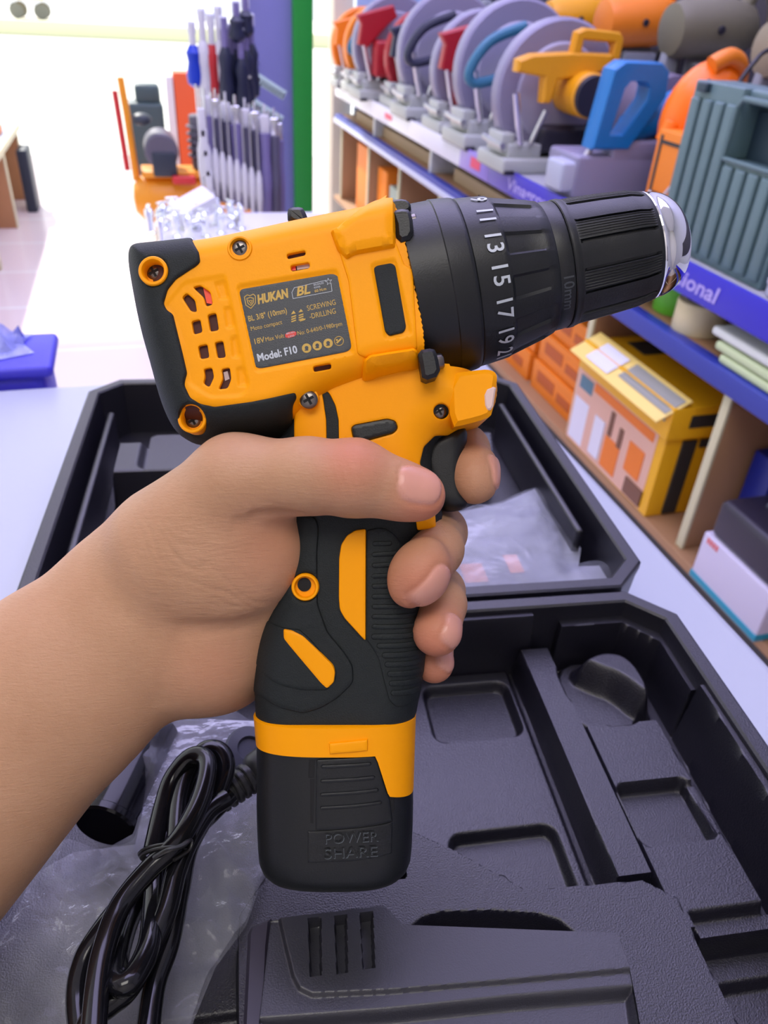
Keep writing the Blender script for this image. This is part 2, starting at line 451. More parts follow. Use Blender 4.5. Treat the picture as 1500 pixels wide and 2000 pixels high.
def screw(px, py, hf, r, name='screw', parent=drill, m=STEEL, sink=1.2, lift=2.):
    c = pxs([(px, py)], lambda q: hf(q)+lift)[0]; z = hf(c[None])[0]+lift-sink
    b = MB(); b.lathe([(r, -1.5), (r, -.2), (r*.85, .25), (r*.5, .55), (.01, .65)], (0, 0, 0), n=24)
    o = mesh_obj(name, L3(np.array(b.V)+(c[0], c[1], z)), b.F, m, parent)
    x = MB()
    for k in (0, 1): x.box((0, 0, .6), ((r*1.25, r*.3, .25) if k else (r*.3, r*1.25, .25)), rot=Matrix.Rotation(.5, 3, 'Z'))
    mesh_obj('cross_slot', L3(np.array(x.V)+(c[0], c[1], z)), x.F, INK, o, 0)
    return o
def collar_ring(px, py, hf, ro, ri, top, depth, name='screw_collar', tilt=None, m=YEL, parent=drill, fl=INK):
    c = pxs([(px, py)], lambda q: hf(q)+top)[0]; z = hf(c[None])[0]
    ang = 0
    b = MB()
    prof = [(ro, z-3), (ro, z+top-.3), (ro-.3, z+top), (ri+.3, z+top), (ri, z+top-.35), (ri*.9, z+top-depth), (.01, z+top-depth)]
    for_v = MB(); n = 40
    V = []; Fc = []
    for r_, t in prof:
        for k in range(n): a = 2*math.pi*k/n; V.append((c[0]+r_*math.cos(a), c[1]+r_*math.sin(a), t))
    for i in range(len(prof)-1):
        for k in range(n): k2 = (k+1) % n; Fc.append((i*n+k, i*n+k2, (i+1)*n+k2, (i+1)*n+k))
    return mesh_obj(name, L3(V), Fc, m, parent, 40)
pA = z1((121, 371))[0]; pB = z1((312, 1094))[0]
for p_, tz in ((pA, 1.7), (pB, 1.6)):
    collar_ring(p_[0], p_[1], hA, 4.75, 3.5, 2.4+tz, 4.5)
    screw(p_[0]+2, p_[1]+3, hA, 2.7, lift=0., sink=.3)
tp = z1((547, 252))[0]; tc_ = pxs([(tp[0], tp[1]+3)], lambda q: hA2(q)+.0)[0]; zt_ = float(hA2(tc_[None])[0])
b = MB(); b.lathe([(4.1, -6), (4.1, .2), (3.8, .6), (3.3, .6), (3.1, .2), (3.0, -.6), (.01, -.6)], n=36)
mesh_obj('screw_collar', L3(np.array(b.V)+(tc_[0], tc_[1]-.3, max(zt_, 20))), b.F, YEL, drill)
b = MB(); b.lathe([(2.8, -1.5), (2.8, -.2), (2.4, .2), (1.4, .45), (.01, .5)], n=24)
o = mesh_obj('screw', L3(np.array(b.V)+(tc_[0], tc_[1]-.3, max(zt_, 20)-.1)), b.F, STEEL, drill)
x = MB()
for k in (0, 1): x.box((0, 0, .45), ((3.4, .8, .25) if k else (.8, 3.4, .25)), rot=Matrix.Rotation(.5, 3, 'Z'))
mesh_obj('cross_slot', L3(np.array(x.V)+(tc_[0], tc_[1]-.3, max(zt_, 20)-.1)), x.F, INK, o, 0)

# raised screw lugs of the shell at the gearbox
lug1 = pxs(rnd(z1((985, 165), (1010, 150), (1270, 85), (1300, 110), (1308, 250), (1110, 285), (1065, 310), (1020, 260)), 1), lambda q: hA2(q)+3)
skin('screw_lug', drill, YEL, hA2, lug1, grid=.6, drop=5, bevel=3.2, relief=lambda q: 0*q[:, 0]+3.6)
lug2 = pxs(rnd(z1((1150, 800), (1180, 775), (1400, 740), (1418, 760), (1436, 880), (1420, 900), (1170, 965), (1140, 940)), 1), lambda q: hA2(q)+4)
skin('screw_lug', drill, YEL, hA2, lug2, grid=.6, drop=8, bevel=3.6, relief=lambda q: 0*q[:, 0]+5.0)
# the strap that carries the inlay
strap = pxs(rnd(z1((1030, 280), (1308, 232), (1345, 330), (1385, 430), (1402, 560), (1412, 760), (1160, 800), (1120, 780), (1075, 420)), 1), hA2)
skin('side_strap', drill, YEL, hA2, strap, grid=.62, drop=1.5, bevel=.8, relief=lambda q: .75+groove(q, inset1, .6, .9))
inl = pxs(rnd(z1((1200, 362), (1215, 350), (1285, 337), (1305, 350), (1358, 650), (1345, 675), (1275, 692), (1255, 670)), 1), hA2)
skin('side_inlay', drill, RUB, hA2, inl, grid=.7, drop=1.5, bevel=.45, relief=lambda q: 0*q[:, 0]+.95)

# name plate
hL = lambda q: hA2(q)-.62
label = skin('name_plate', drill, STICK, hL, label_poly, grid=.8, drop=.3, bevel=.08, relief=lambda q: 0*q[:, 0]+.16)
tilt = math.radians(12.6); LL = .22
def put_text(s, x, y, px_h, m, bold=0., ang=tilt, hf=hL, lift=LL, shear=0., name='label_text', parent=None, fit=None, wide=1.):
    V, Fc = text_mesh(s, 1., bold, shear=shear, wide=wide)
    if fit: V[:, 0] *= fit/(V[:, 0].max()-V[:, 0].min())/ (px_h/.7)
    V = V*(px_h/.7)                            # px_h is cap height in px
    return mesh_obj(name, L3(flat_px(V, x, y, ang, hf, lift)), Fc, m, parent or label, 0)
def z1p(x, y): return (250+.4*x, 380+.4*y)
def zt(s, x, y, h, m, fit, **k): a, b = z1p(x, y); return put_text(s, a, b, h*.4, m, fit=fit*.4, **k)
zt('HUKAN', 634, 534, 42, GOLD, 158, bold=.05, shear=.2)
zt('BL', 822, 496, 44, GOLD, 70, bold=.03, shear=.3)
zt('BRUSHLESS', 907, 446, 9, WINK, 50)
zt('POWER', 909, 460, 9, WINK, 32)
zt('60 N.m', 912, 478, 13, GOLD, 58, bold=.02)
zt('BL 3/8" (10mm)', 588, 620, 27, GOLD, 192, bold=.012)
zt('Moto compact', 600, 666, 21, GOLD, 156)
zt('SCREWING', 876, 568, 26, GOLD, 142)
zt('-DRILLING', 888, 608, 26, GOLD, 130)
zt('18V', 614, 732, 27, GOLD, 50, bold=.01)
zt('Max Volt', 672, 718, 21, GOLD, 92)
zt('No: 0-640/0-1980rpm', 828, 688, 21, GOLD, 222)
zt('Model: F10', 634, 815, 36, WINK, 198, bold=.03)
def outline_px(name, pts, w_, m, closed=True, hf=hL, lift=LL, parent=None):
    """thin printed line along pixel points"""
    P = np.array(pts, float); V = []; Fc = []
    n = len(P)
    for i in range(n if closed else n-1):
        a, b = P[i], P[(i+1) % n]; t = b-a; L = np.linalg.norm(t)
        if L < 1e-6: continue
        t = t/L; nn = np.array([-t[1], t[0]])*w_/2; e = t*w_*.4; k = len(V)
        V += [a-nn-e, b-nn+e, b+nn+e, a+nn-e]; Fc.append((k+3, k+2, k+1, k))
    Q = pxs(V, lambda q: hf(q)+lift)
    return mesh_obj(name, L3(np.column_stack([Q, hf(Q)+lift])), Fc, m, parent or label, 0)
outline_px('printed_frame', z1((800, 478), (812, 455), (968, 418), ), .9, WINK, False)
outline_px('printed_frame', z1((992, 437), (996, 472), (806, 508), (800, 478)), .9, WINK, False)
st = []
for k in range(10):
    r_ = 17 if k % 2 == 0 else 7; a_ = math.radians(-102+36*k); st.append((980+r_*math.cos(a_), 425+r_*math.sin(a_)))
outline_px('printed_star', z1(*st), .7, WINK)
# emblem: a shield with a maned face, kept plain
outline_px('printed_emblem', z1((568, 500), (582, 490), (596, 494), (612, 486), (622, 496), (622, 530), (600, 556), (576, 540)), 1.5, GOLD)
outline_px('printed_emblem', z1((580, 508), (596, 502), (612, 506), (612, 526), (600, 542), (586, 532)), 1.6, GOLD)
outline_px('printed_emblem', z1((588, 516), (594, 520), (600, 516), (606, 518), (600, 532)), 1.3, GOLD)
def filled(name, polys, m, hf=hL, lift=LL, parent=None):
    V = []; Fc = []
    for p in polys: k = len(V); V += list(p); Fc.append(tuple(range(k, k+len(p)))[::-1])
    Q = pxs(V, lambda q: hf(q)+lift); return mesh_obj(name, L3(np.column_stack([Q, hf(Q)+lift])), Fc, m, parent or label, 0)
bits = []
for cx in (810, 846):
    bits += [z1((cx-14, 585-(cx-810)*.25), (cx-2, 566-(cx-810)*.2), (cx+9, 580-(cx-810)*.25)),]
    for j in range(3): y0 = 592-(cx-810)*.22+j*11; bits.append(z1((cx-13, y0+4), (cx+10, y0-4), (cx+11, y0+2), (cx-12, y0+10)))
bits.append(z1((838, 612), (866, 604), (866, 612), (840, 620)))
filled('printed_drill_bits', bits, GOLD)
RED = M('red_print', srgb(214, 60, 50), .5)
filled('red_badge', [smooth_poly(z1((766, 676), (820, 664), (824, 690), (770, 704)), it=1)], RED)
zt('BRUSH', 773, 684, 8, WINK, 40, lift=LL+.05)
zt('LESS', 782, 698, 8, WINK, 30, lift=LL+.05)
for k, (cx, cy) in enumerate(((872, 750), (924, 738), (977, 726))):
    filled('safety_symbol', [z1(*circ(cx, cy, 23))], GOLD)
    filled('safety_symbol', [z1(*circ(cx, cy-2, 9, 16)), z1((cx-10, cy+8), (cx+9, cy+5), (cx+8, cy+11), (cx-8, cy+13))], STICK, lift=LL+.05)
outline_px('safety_symbol', z1(*circ(1030, 715, 22, 28)), 1.4, GOLD)
filled('safety_symbol', [z1((1016, 722), (1040, 700), (1044, 706), (1022, 728)), z1(*circ(1020, 710, 5, 10))], GOLD)
# things seen inside the housing slots
def blob(name, pts, m, lift): return filled(name, [np.array(z1(*pts))], m, hf=hA, lift=lift, parent=housing)
ORW = M('orange_wire', srgb(240, 70, 30), .4)
MAG = M('clear_plastic_parts', srgb(190, 170, 170), .3)
blob('wire', ((366, 452), (404, 472), (412, 535), (384, 530)), ORW, .25)
blob('magnet', ((822, 338), (888, 330), (888, 358), (826, 368)), MAG, .25)
blob('wire', ((797, 345), (818, 340), (820, 370), (799, 372)), ORW, .25)
blob('magnet', ((466, 868), (486, 862), (496, 900), (474, 910)), MAG, .25)

# gearbox, torque collar and chuck: turned about the tool axis
ax = mm(928, 553); ad = np.array([math.cos(math.radians(12)), math.sin(math.radians(12))])
s_of = lambda cx: (cx-928)*KM/math.cos(math.radians(12))
TA = Matrix([[ad[0]*0, -ad[1], ad[0], 0], [0, ad[0], ad[1], 0], [1, 0, 0, 0], [0, 0, 0, 1]])  # lathe x->z(view), y->perp, z->axis
TA = Matrix(((0, -ad[1], ad[0], (ax[0]-BASE[0])), (0, ad[0], ad[1], (ax[1]-BASE[1])), (1, 0, 0, 0), (0, 0, 0, 1)))
def turned(name, prof, m, n=96, rf=None, parent=drill, smooth=35):
    b = MB(); b.lathe([(r*KM, s_of(c)) for c, r in prof], n=n, rf=rf)
    V = [tuple((TA @ Vector(v))/1000) for v in b.V]
    return mesh_obj(name, V, b.F, m, parent, smooth)
def on_turn(s, v, r):     # s along axis mm, v angle up, r radius -> local metres
    return tuple((TA @ Vector((r*math.cos(v), r*math.sin(v), s)))/1000)
gear = turned('gearbox', [(780, 140), (797, 150), (799, 167), (862, 166), (864, 167.5), (900, 163), (905, 161.5), (908, 158)], BLK)
def rf_collar(r, t, a):
    c = 928+t/KM*math.cos(math.radians(12)); q = (a/math.radians(30)) % 1
    if 968 < c < 1042: return r-(.9 if q < .5 else 0)*min(1, (c-968)/3, (1042-c)/4)
    return r
collar = turned('torque_collar', [(906, 157), (909, 159.5), (925, 158), (960, 154), (966, 153), (969, 151.5), (972, 150.5), (1000, 143), (1036, 133.5), (1040, 132), (1056, 126), (1060, 122)], BLK, n=192, rf=rf_collar)
V8 = None
for txt, deg in (('7', 72), ('9', 51), ('11', 30), ('13', 8.5), ('15', -12.5), ('17', -34), ('19', -55.5), ('21', -77)):
    V, Fc = text_mesh(txt, 1., .01, 'CENTER', space=1.1); V = V/.7*30*KM       # cap height 31 px
    rr = 158.8*KM
    P = [on_turn(s_of(934)+y-.3*30*KM*0, math.radians(deg)-x/rr, rr*(1-(y/KM)*.00085)+.12) for x, y in V]
    mesh_obj('torque_number', P, Fc, WINK, collar, 0)
turned('front_ring', [(1050, 115), (1054, 121), (1058, 122), (1084, 120.5), (1087, 119), (1088, 112)], BLK)
V, Fc = text_mesh('10mm', 1., .01, 'CENTER'); V = V/.7*20*KM; rr = 121.6*KM
mesh_obj('raised_size_mark', [on_turn(s_of(1064)+y, math.radians(-40)-x/rr, rr) for x, y in V], Fc, M('soft_black_mark', srgb(62, 66, 70), .5), drill, 0)
def rf_sleeve(r, t, a):
    c = 928+t/KM*math.cos(math.radians(12))
    if not 1104 < c < 1250: return r
    q = math.degrees(a) % 45; e = min(1, (c-1104)/5, (1250-c)/5)
    if q < 3 or 20 < q < 23: return r-1.3*e
    if 3 <= q <= 20: return r-(.28*e if int((q-3)/1.3) % 2 else 0)
    return r-.35*e
sleeve = turned('chuck_sleeve', [(1087, 112), (1088, 120), (1090, 121.5), (1098, 121.5), (1101, 119.5), (1104, 119.5), (1110, 119.5), (1168, 116), (1225, 111), (1244, 106), (1250, 104.5), (1256, 103), (1259, 101)], BLK, n=720, rf=rf_sleeve)
pr = [(1256, 102), (1260, 102.5), (1264, 100)]
for k in range(1, 13):
    a_ = math.radians(90*k/13); pr.append((1264+66*math.sin(a_), 30+70*math.cos(a_)))
pr += [(1330, 28), (1320, 25)]
nose = turned('chuck_nose', pr, CHR, n=96, parent=drill)

# black brackets that screw the gearbox to the shell
def slab(name, pts, z0, z1_, m, parent=drill, bev=.8, it=1):
    h_ = (z0+z1_)/2; P = np.array([mm(x, y, z1_) for x, y in pts]); P = smooth_poly(P, it=it) if it else P
    b = MB(); b.prism(P, z0, z1_, bev=bev); return mesh_obj(name, L3(b.V), b.F, m, parent, 40)
slab('gearbox_bracket', z2((70, 92), (150, 66), (205, 60), (232, 80), (235, 110), (200, 125), (120, 125)), -22, 22, BLK)
slab('gearbox_bracket', z2((120, 118), (215, 98), (240, 130), (248, 235), (170, 258), (160, 150)), 8, 31, BLK, bev=1.2)
slab('gearbox_bracket', z2((262, 735), (335, 722), (352, 755), (368, 845), (285, 872), (275, 800)), 4, 32, BLK, bev=1.2)
for (x, y), r_, z_ in ((z2((247, 172))[0], 3.0, 22), (z2((360, 785))[0], 2.7, 24)):
    c = mm(x, y, z_); b = MB(); b.lathe([(r_, -2.5), (r_, .6), (r_*.8, 1.3), (.01, 1.5)], n=24)
    T = Matrix(((0, -ad[1], ad[0], c[0]-BASE[0]), (0, ad[0], ad[1], c[1]-BASE[1]), (1, 0, 0, z_), (0, 0, 0, 1)))
    mesh_obj('screw', [tuple((T @ Vector(v))/1000) for v in b.V], b.F, STEEL, drill)
# forward / reverse lever standing up behind the top edge
slab('gear_lever', [(561, 432), (560, 408), (566, 402), (588, 401), (594, 408), (603, 430), (600, 440)], -9, 6, BLK, bev=1.5)
slab('top_guide', z1((352, 262), (372, 238), (490, 214), (505, 190), (560, 178), (560, 210), (380, 262)), -14, 14, YEL, bev=1.)

# handle
B = Solid([(560, 760), (640, 735), (740, 725), (830, 728), (905, 738), (935, 734), (955, 742), (962, 755), (962, 778), (954, 806), (940, 820), (896, 836), (866, 856), (846, 880), (846, 925), (856, 965), (866, 1000), (860, 1040), (832, 1052), (822, 1075), (822, 1120), (830, 1180), (834, 1250), (828, 1320), (815, 1380), (806, 1425),
           (508, 1425), (501, 1380), (499, 1320), (505, 1250), (525, 1180), (548, 1100), (556, 1000), (552, 900), (540, 820)], 21.5, 15.5, 2.3, skip=(0, 1, 2, 3, 25, 34), it=2)
hB = lambda q: B.h(q)
handle = skin('handle', drill, RUB, hB, B.ring(), clip=B.ring(), grid=1.1, drop=0, bevel=0, back=True, smooth=60)
hB1 = lambda q: B.h(q, 1.2)
ypoly = [(574, 812), (576, 795), (584, 780), (588, 762), (600, 748), (660, 730), (700, 715), (800, 715), (935, 720), (1000, 700), (1000, 860), (880, 850), (850, 850), (828, 872), (820, 905), (835, 940), (850, 1000), (852, 1032), (815, 1036), (812, 1012), (790, 970), (720, 960), (640, 990), (574, 940)]
yp = pxs(rnd(ypoly, 1), hB1)
stripe = pxs(rnd(z1((945, 955), (962, 948), (985, 975), (1012, 1030), (1027, 1100), (1030, 1300), (972, 1300), (968, 1100), (955, 1010)), 1), hB1)
btn = z1((1090, 1140), (1105, 1125), (1265, 1095), (1305, 1105), (1318, 1140), (1295, 1165), (1140, 1208), (1100, 1190))
led_hole = pxs(circ(862, 803, 15), hB1)
bh = pxs(rnd(btn, 1), hB1)
face = skin('yellow_front_frame', drill, YEL, hB1, yp, holes=[stripe, bh, led_hole], clip=B.ring(1.2), grid=.7, drop=1.6, bevel=.6)
skin('black_inlay', drill, RUB, lambda q: B.h(q, .9), offset(stripe if True else stripe, 0), grid=.8, drop=1, bevel=.2)
skin('direction_button', drill, BLK, lambda q: B.h(q, 2.2), bh, grid=.7, drop=4, bevel=1.0)
c_ = z1((882, 998))[0]; skin('screw_seat', drill, YEL, hB1, pxs(circ(c_[0], c_[1], 21), hB1), grid=.7, drop=2, bevel=.5, relief=lambda q: 0*q[:, 0]+2.4)
screw(c_[0], c_[1]+1, hB, 3.0, lift=4.6, sink=0)
screw(858, 803, hB, 2.4, lift=0, sink=.2)
slab('led_housing', z2((400, 838), (555, 818), (590, 820), (612, 832), (620, 855), (612, 905), (598, 1015), (575, 1038), (480, 1064), (410, 1078)), -19, 22.4, YEL, bev=1.6)
slab('led_window', z2((556, 912), (614, 892), (606, 935), (598, 1000), (562, 1004)), -10, 22.8, M('frosted_lens', srgb(226, 196, 186), .25), bev=.6)
TR = Solid([(815, 915), (818, 880), (835, 850), (870, 838), (905, 830), (915, 850), (906, 890), (905, 930), (912, 965), (915, 985), (905, 996), (870, 1002), (846, 985), (828, 950)], 9.5, 6, 2.5, it=2)
skin('trigger', drill, BLK, lambda q: TR.h(q), TR.ring(), clip=TR.ring(), grid=.9, drop=0, bevel=0, back=True)

# soft grip layers and inlays
hG = lambda q: B.h(q, 0)
lay = z3((330, 60), (470, 90), (490, 150), (480, 300), (483, 600), (540, 760), (640, 880), (690, 960), (692, 1060), (600, 1150), (500, 1210), (400, 1240), (250, 1205), (150, 1140), (60, 1080), (60, 60))
hole = pxs(circ(*z3((411, 497))[0], 26), hB)
skin('grip_layer', drill, RUB, hG, pxs(rnd(lay, 2), hG), holes=[hole], clip=B.ring(1.2), grid=.8, drop=1, bevel=1.3, relief=lambda q: 0*q[:, 0]+1.2)
lay2 = z3((60, 880), (120, 940), (170, 1010), (260, 1068), (380, 1098), (535, 1100), (590, 1040), (592, 980), (450, 810), (380, 745), (290, 735), (200, 700), (140, 640), (60, 600))
skin('thumb_pad', drill, RUB, hG, pxs(rnd(lay2, 1), hG), clip=B.ring(1.9), grid=.8, drop=1, bevel=.8, relief=lambda q: 0*q[:, 0]+1.9)
hGL = lambda q: B.h(q, 1.2)
panel = z3((768, 168), (830, 152), (880, 155), (930, 190), (990, 265), (1060, 350), (1110, 600), (1130, 920), (1085, 1040), (1062, 1150), (1015, 1190), (940, 1200), (900, 1160), (870, 1050), (838, 920), (800, 850), (762, 800))
prib = skin('ribbed_panel', drill, RUB, hG, pxs(rnd(panel, 1), hG), clip=B.ring(.8), grid=.8, drop=1, bevel=.6, relief=lambda q: 0*q[:, 0]+.8)
ribs = [((816, 245), (903, 243)), ((812, 308), (935, 300)), ((812, 371), (915, 366)), ((812, 433), (900, 430)), ((812, 493), (900, 490)), ((812, 553), (920, 550)), ((812, 612), (1000, 606)), ((812, 670), (1050, 660)),
        ((812, 729), (1062, 716)), ((812, 787), (1066, 770)), ((843, 841), (1072, 822)), ((873, 896), (1075, 876)), ((890, 950), (1078, 930)), ((905, 1005), (1080, 984)), ((915, 1060), (1076, 1038)), ((926, 1116), (1064, 1096))]
for i, (a_, b_) in enumerate(ribs):
    w_ = 9 if i < 9 else 11
    skin('rib', prib, RUB, hG, pxs(bar_px(z3(a_)[0], z3(b_)[0], w_), hG), grid=.8, drop=.6, bevel=.5, relief=lambda q: 0*q[:, 0]+1.5)
inA = z3((765, 158), (763, 812), (740, 790), (640, 680), (612, 630), (606, 560), (608, 330), (620, 250), (655, 195), (705, 165))
skin('yellow_inlay', drill, YEL, hG, pxs(rnd(inA, 1), hG), grid=.7, drop=2, bevel=.7, relief=lambda q: 0*q[:, 0]+1.9)
inB = z3((283, 738), (340, 748), (400, 778), (450, 825), (575, 950), (588, 990), (580, 1050), (538, 1090), (500, 1055), (285, 797))
skin('yellow_inlay', drill, YEL, hG, pxs(rnd(inB, 1), hG), grid=.7, drop=2, bevel=.9, relief=lambda q: 0*q[:, 0]+2.5)
hp = z3((411, 497))[0]
# yellow screw well in the handle
cw = pxs([hp], hG)[0]; zc = hG(cw[None])[0]
wb = MB()
for i, (r_, t) in enumerate(((4.6, -4), (4.6, 1.9), (4.3, 2.3), (3.7, 2.3), (3.45, 1.9), (3.3, -2.6), (.01, -2.6))):
    pass
b = MB(); b.lathe([(4.6, -4), (4.6, 1.9), (4.3, 2.3), (3.7, 2.3), (3.45, 1.9), (3.3, .2), (.01, .2)], n=40)
mesh_obj('screw_collar', L3(np.array(b.V)+(cw[0], cw[1], zc)), b.F, YEL, drill)
b = MB(); b.lathe([(2.3, 0), (2.3, .5), (1.2, .55), (.01, .56)], n=20)
mesh_obj('screw', L3(np.array(b.V)+(cw[0]-.4, cw[1]+.7, zc+.1)), b.F, INK, drill)
pool = None

# foot ring (yellow) and battery, turned around an upright oval
bc = mm(656, 1000)[0]
def oval(th, a, b_, n=2.9):
    c, s = math.cos(th), math.sin(th)
    return math.copysign(abs(c)**(2/n), c)*a, math.copysign(abs(s)**(2/n), s)*b_
def Ymm(py): return (1000-py)*KM
def hBat_(a, H, n=2.9):
    return lambda q: H*np.clip(1-np.clip(np.abs(q[:, 0]-bc)/a, 0, 1)**n, 0, 1)**(1/n)
N = 160; a_f, b_f = 156*KM, 24.3
def low(th):        # lower edge of the yellow ring, px in the mid plane
    x = oval(th, a_f, b_f)[0]/KM+656
    if x < 738: return 1438
    if x < 762: return 1438+(x-738)/24*76
    return 1514+(x-762)*.3
V = []; Fc = []; rows = 8
for i in range(rows+1):
    for k in range(N):
        th = 2*math.pi*k/N; f_ = 1 if i else .965
        x, z = oval(th, a_f*f_, b_f*f_); t = max(0, (i-1)/(rows-1)); y = Ymm(1384)*(1-t)+Ymm(low(th))*t-(0 if i != 0 else -0.)
        if i == 1: y -= .6
        V.append((bc+x*(1-.03*t), y, z))
for i in range(rows):
    for k in range(N): k2 = (k+1) % N; Fc.append((i*N+k, i*N+k2, (i+1)*N+k2, (i+1)*N+k))
Fc.append(tuple(range(N))[::-1])
foot = mesh_obj('foot_ring', L3(V), Fc, YEL, drill, 40)
hF = hBat_(a_f, b_f)
skin('raised_tab', drill, YEL, hF, pxs(rnd(z3((548, 1412), (775, 1388), (775, 1455), (552, 1476)), 0), hF), grid=.8, drop=1, bevel=.7, relief=lambda q: 0*q[:, 0]+1.)
V = []; Fc = []
sec = [(1420, .965), (1560, .965), (1600, .96), (1640, .95), (1665, .935), (1680, .90), (1690, .84), (1696, .74), (1698, .5)]
for y, sc in sec:
    for k in range(N):
        x, z = oval(2*math.pi*k/N, a_f*sc, b_f*min(1, sc)-.6, 2.8); V.append((bc+x, Ymm(y), z))
for i in range(len(sec)-1):
    for k in range(N): k2 = (k+1) % N; Fc.append((i*N+k, i*N+k2, (i+1)*N+k2, (i+1)*N+k))
Fc.append(tuple((len(sec)-1)*N+k for k in range(N)))
bat = mesh_obj('battery_pack', L3(V), Fc, BLK, drill, 40)
hP = hBat_(a_f*.965, b_f*.965-.6, 2.8)
def sk(name, pts, lift, m=BLK, parent=bat, bev=.3, drop=1, it=1, gr=.8):
    return skin(name, parent, m, hP, pxs(rnd(pts, it), lambda q: hP(q)+lift), grid=gr, drop=drop, bevel=bev, relief=lambda q: 0*q[:, 0]+lift)
rel = sk('release_button', z4((592, 465), (1005, 440), (1030, 445), (1050, 470), (1128, 745), (1150, 900), (1148, 915), (880, 965), (585, 985)), .75, bev=.5)
for a_, b_ in (((638, 520), (980, 498)), ((635, 625), (1010, 598)), ((632, 725), (1035, 690)), ((632, 823), (1060, 782))):
    sk('button_rib', bar_px(z4(a_)[0], z4(b_)[0], 7.5), 1.35, parent=rel, bev=.5, it=0, gr=.6)
mp = sk('marked_plate', z4((530, 992), (880, 968), (1150, 918), (1146, 1150), (880, 1205), (530, 1222)), .35, it=0)
sk('dark_slot', z4((536, 462), (586, 460), (578, 600), (530, 600)), .12, INK, it=0)
sk('dark_slot', z4((545, 604), (580, 604), (570, 930), (548, 930)), .06, INK, it=0, bev=.03)
sk('dark_slot', z4((1132, 752), (1166, 748), (1166, 850), (1150, 858), (1132, 852)), .12, INK, it=0)
EMB = M('emboss_edge_pale', srgb(88, 95, 102), .35)
for s_, x, y, fit in (('POWER', 652, 1085, 390), ('SHARE', 648, 1195, 390)):
    a_, b_ = 460+x*.26667, 1360+y*.26667
    put_text(s_, a_, b_, 20, M('letter_lit_edge', srgb(84, 92, 98), .3), fit=fit*.2667, ang=math.radians(3), hf=hP, lift=.75, name='embossed_text_and_lit_edge', parent=mp)  # paler copy below the black letters paints the lit edge of the embossing
    put_text(s_, a_-1, b_-1.2, 20, BLK, fit=fit*.2667, ang=math.radians(3), hf=hP, lift=.8, name='embossed_text_and_lit_edge', parent=mp)
